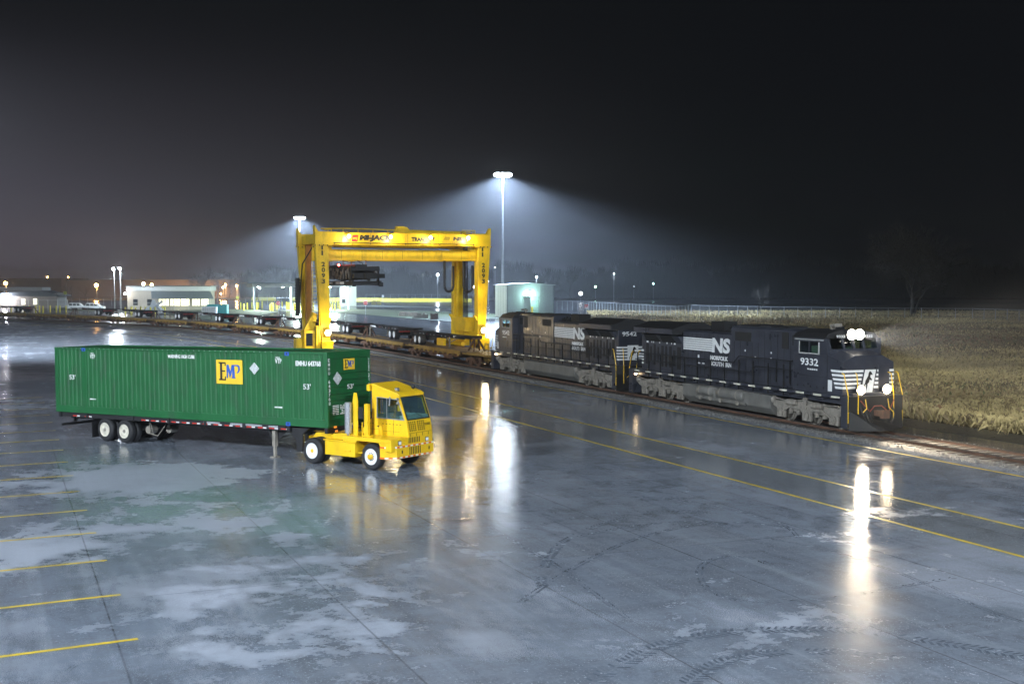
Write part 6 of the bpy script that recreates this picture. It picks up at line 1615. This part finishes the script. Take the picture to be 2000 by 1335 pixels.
for i, (x, D, Hh, lab) in enumerate(((385, 470, 13, 'bare tree leftmost of the clump behind the teal container'), (402, 475, 15, 'bare tree second from left in the clump behind the teal container'), (424, 470, 17, 'tallest bare tree of the clump behind the teal container'), (446, 480, 14, 'bare tree right in the clump behind the teal container'), (140, 480, 9, 'low bare tree before the orange warehouse wall, left one'), (165, 480, 8, 'low bare tree before the orange warehouse wall, right one'), (1115, 430, 14, 'dim bare tree right of the metal shed'), (505, 480, 14, 'dim bare tree above the left end of the gate canopy'), (540, 490, 17, 'dim bare tree above the middle of the gate canopy'))):
    bare_tree((at(x, 600, D)[0], D, 0), Hh * .8, 1.15, lab, 20 + i, 1, 4)
# far woods: thousands of thin upright branches and twigs with an uneven skyline
def woods():
    n = 52000; px = np.concatenate([rng.uniform(470, 1060, int(n * .3)), rng.uniform(1060, 2100, n - int(n * .3))]); D = rng.uniform(560, 640, n)
    X = (px - 1000) / FPX * D
    sky = 15.5 + 2.2 * np.sin(px * .021) + 1.6 * np.sin(px * .057 + 1) + 1.2 * np.sin(px * .13) + .9 * np.sin(px * .31 + 2)
    sky = sky + np.where(px > 1060, np.clip((px - 1060) / 300, 0, 1) * 2.0, 0)
    h = sky * rng.uniform(.35, 1.0, n) ** .45; z0 = h * rng.uniform(0, .8, n); w = rng.uniform(.05, .22, n)
    lean = rng.normal(0, .35, n) * (h - z0) * .5; V = np.zeros((n, 3, 3))
    V[:, 0, 0] = X - w; V[:, 1, 0] = X + w; V[:, 2, 0] = X + lean; V[:, :, 1] = D[:, None]; V[:, 2, 1] += rng.normal(0, 1, n); V[:, 0, 2] = z0; V[:, 1, 2] = z0; V[:, 2, 2] = h
    me = bpy.data.meshes.new('far_woods'); me.vertices.add(3 * n); me.vertices.foreach_set('co', V.reshape(-1)); me.loops.add(3 * n); me.loops.foreach_set('vertex_index', np.arange(3 * n)); me.polygons.add(n); me.polygons.foreach_set('loop_start', np.arange(n) * 3)
    me.materials.append(mat('woods_brown', (.045, .042, .04), .9)); me.update(); me.validate(); o = bpy.data.objects.new('far_woods', me); col.objects.link(o)
    tag(o, 'dark leafless woods along the horizon', 'woods', kind='stuff')
woods()
mb = MB(); xs = np.linspace(-700, 900, 90)
for k in range(len(xs) - 1):
    pass
prof = [(float(x), 7.5 + 1.5 * math.sin(x * .03) + 1.0 * math.sin(x * .11)) for x in xs if x > -120]
mb.prism([(prof[0][0], 0)] + prof + [(prof[-1][0], 0)], 'y', 645, 700); tag(mb.build('hill', mat('hill_dark', (.03, .032, .03), .9, var=.4, scale=.1)), kind='structure')
# low shrubs at the fence foot on the right
# ================================================================== HAZE
mb = MB(); mb.box(-1600, 1600, -80, 2700, -1, 33)
hz = mb.build('haze', []); m = bpy.data.materials.new('haze_air'); m.use_nodes = True; nt = m.node_tree; nt.nodes.clear()
vo = nt.nodes.new('ShaderNodeVolumePrincipled'); vo.inputs['Density'].default_value = .00040; vo.inputs['Color'].default_value = (.90, .93, 1, 1); vo.inputs['Anisotropy'].default_value = .55
out = nt.nodes.new('ShaderNodeOutputMaterial'); nt.links.new(vo.outputs[0], out.inputs['Volume']); hz.data.materials.append(m); tag(hz, 'thin misty night air over the whole yard', 'haze', kind='stuff')
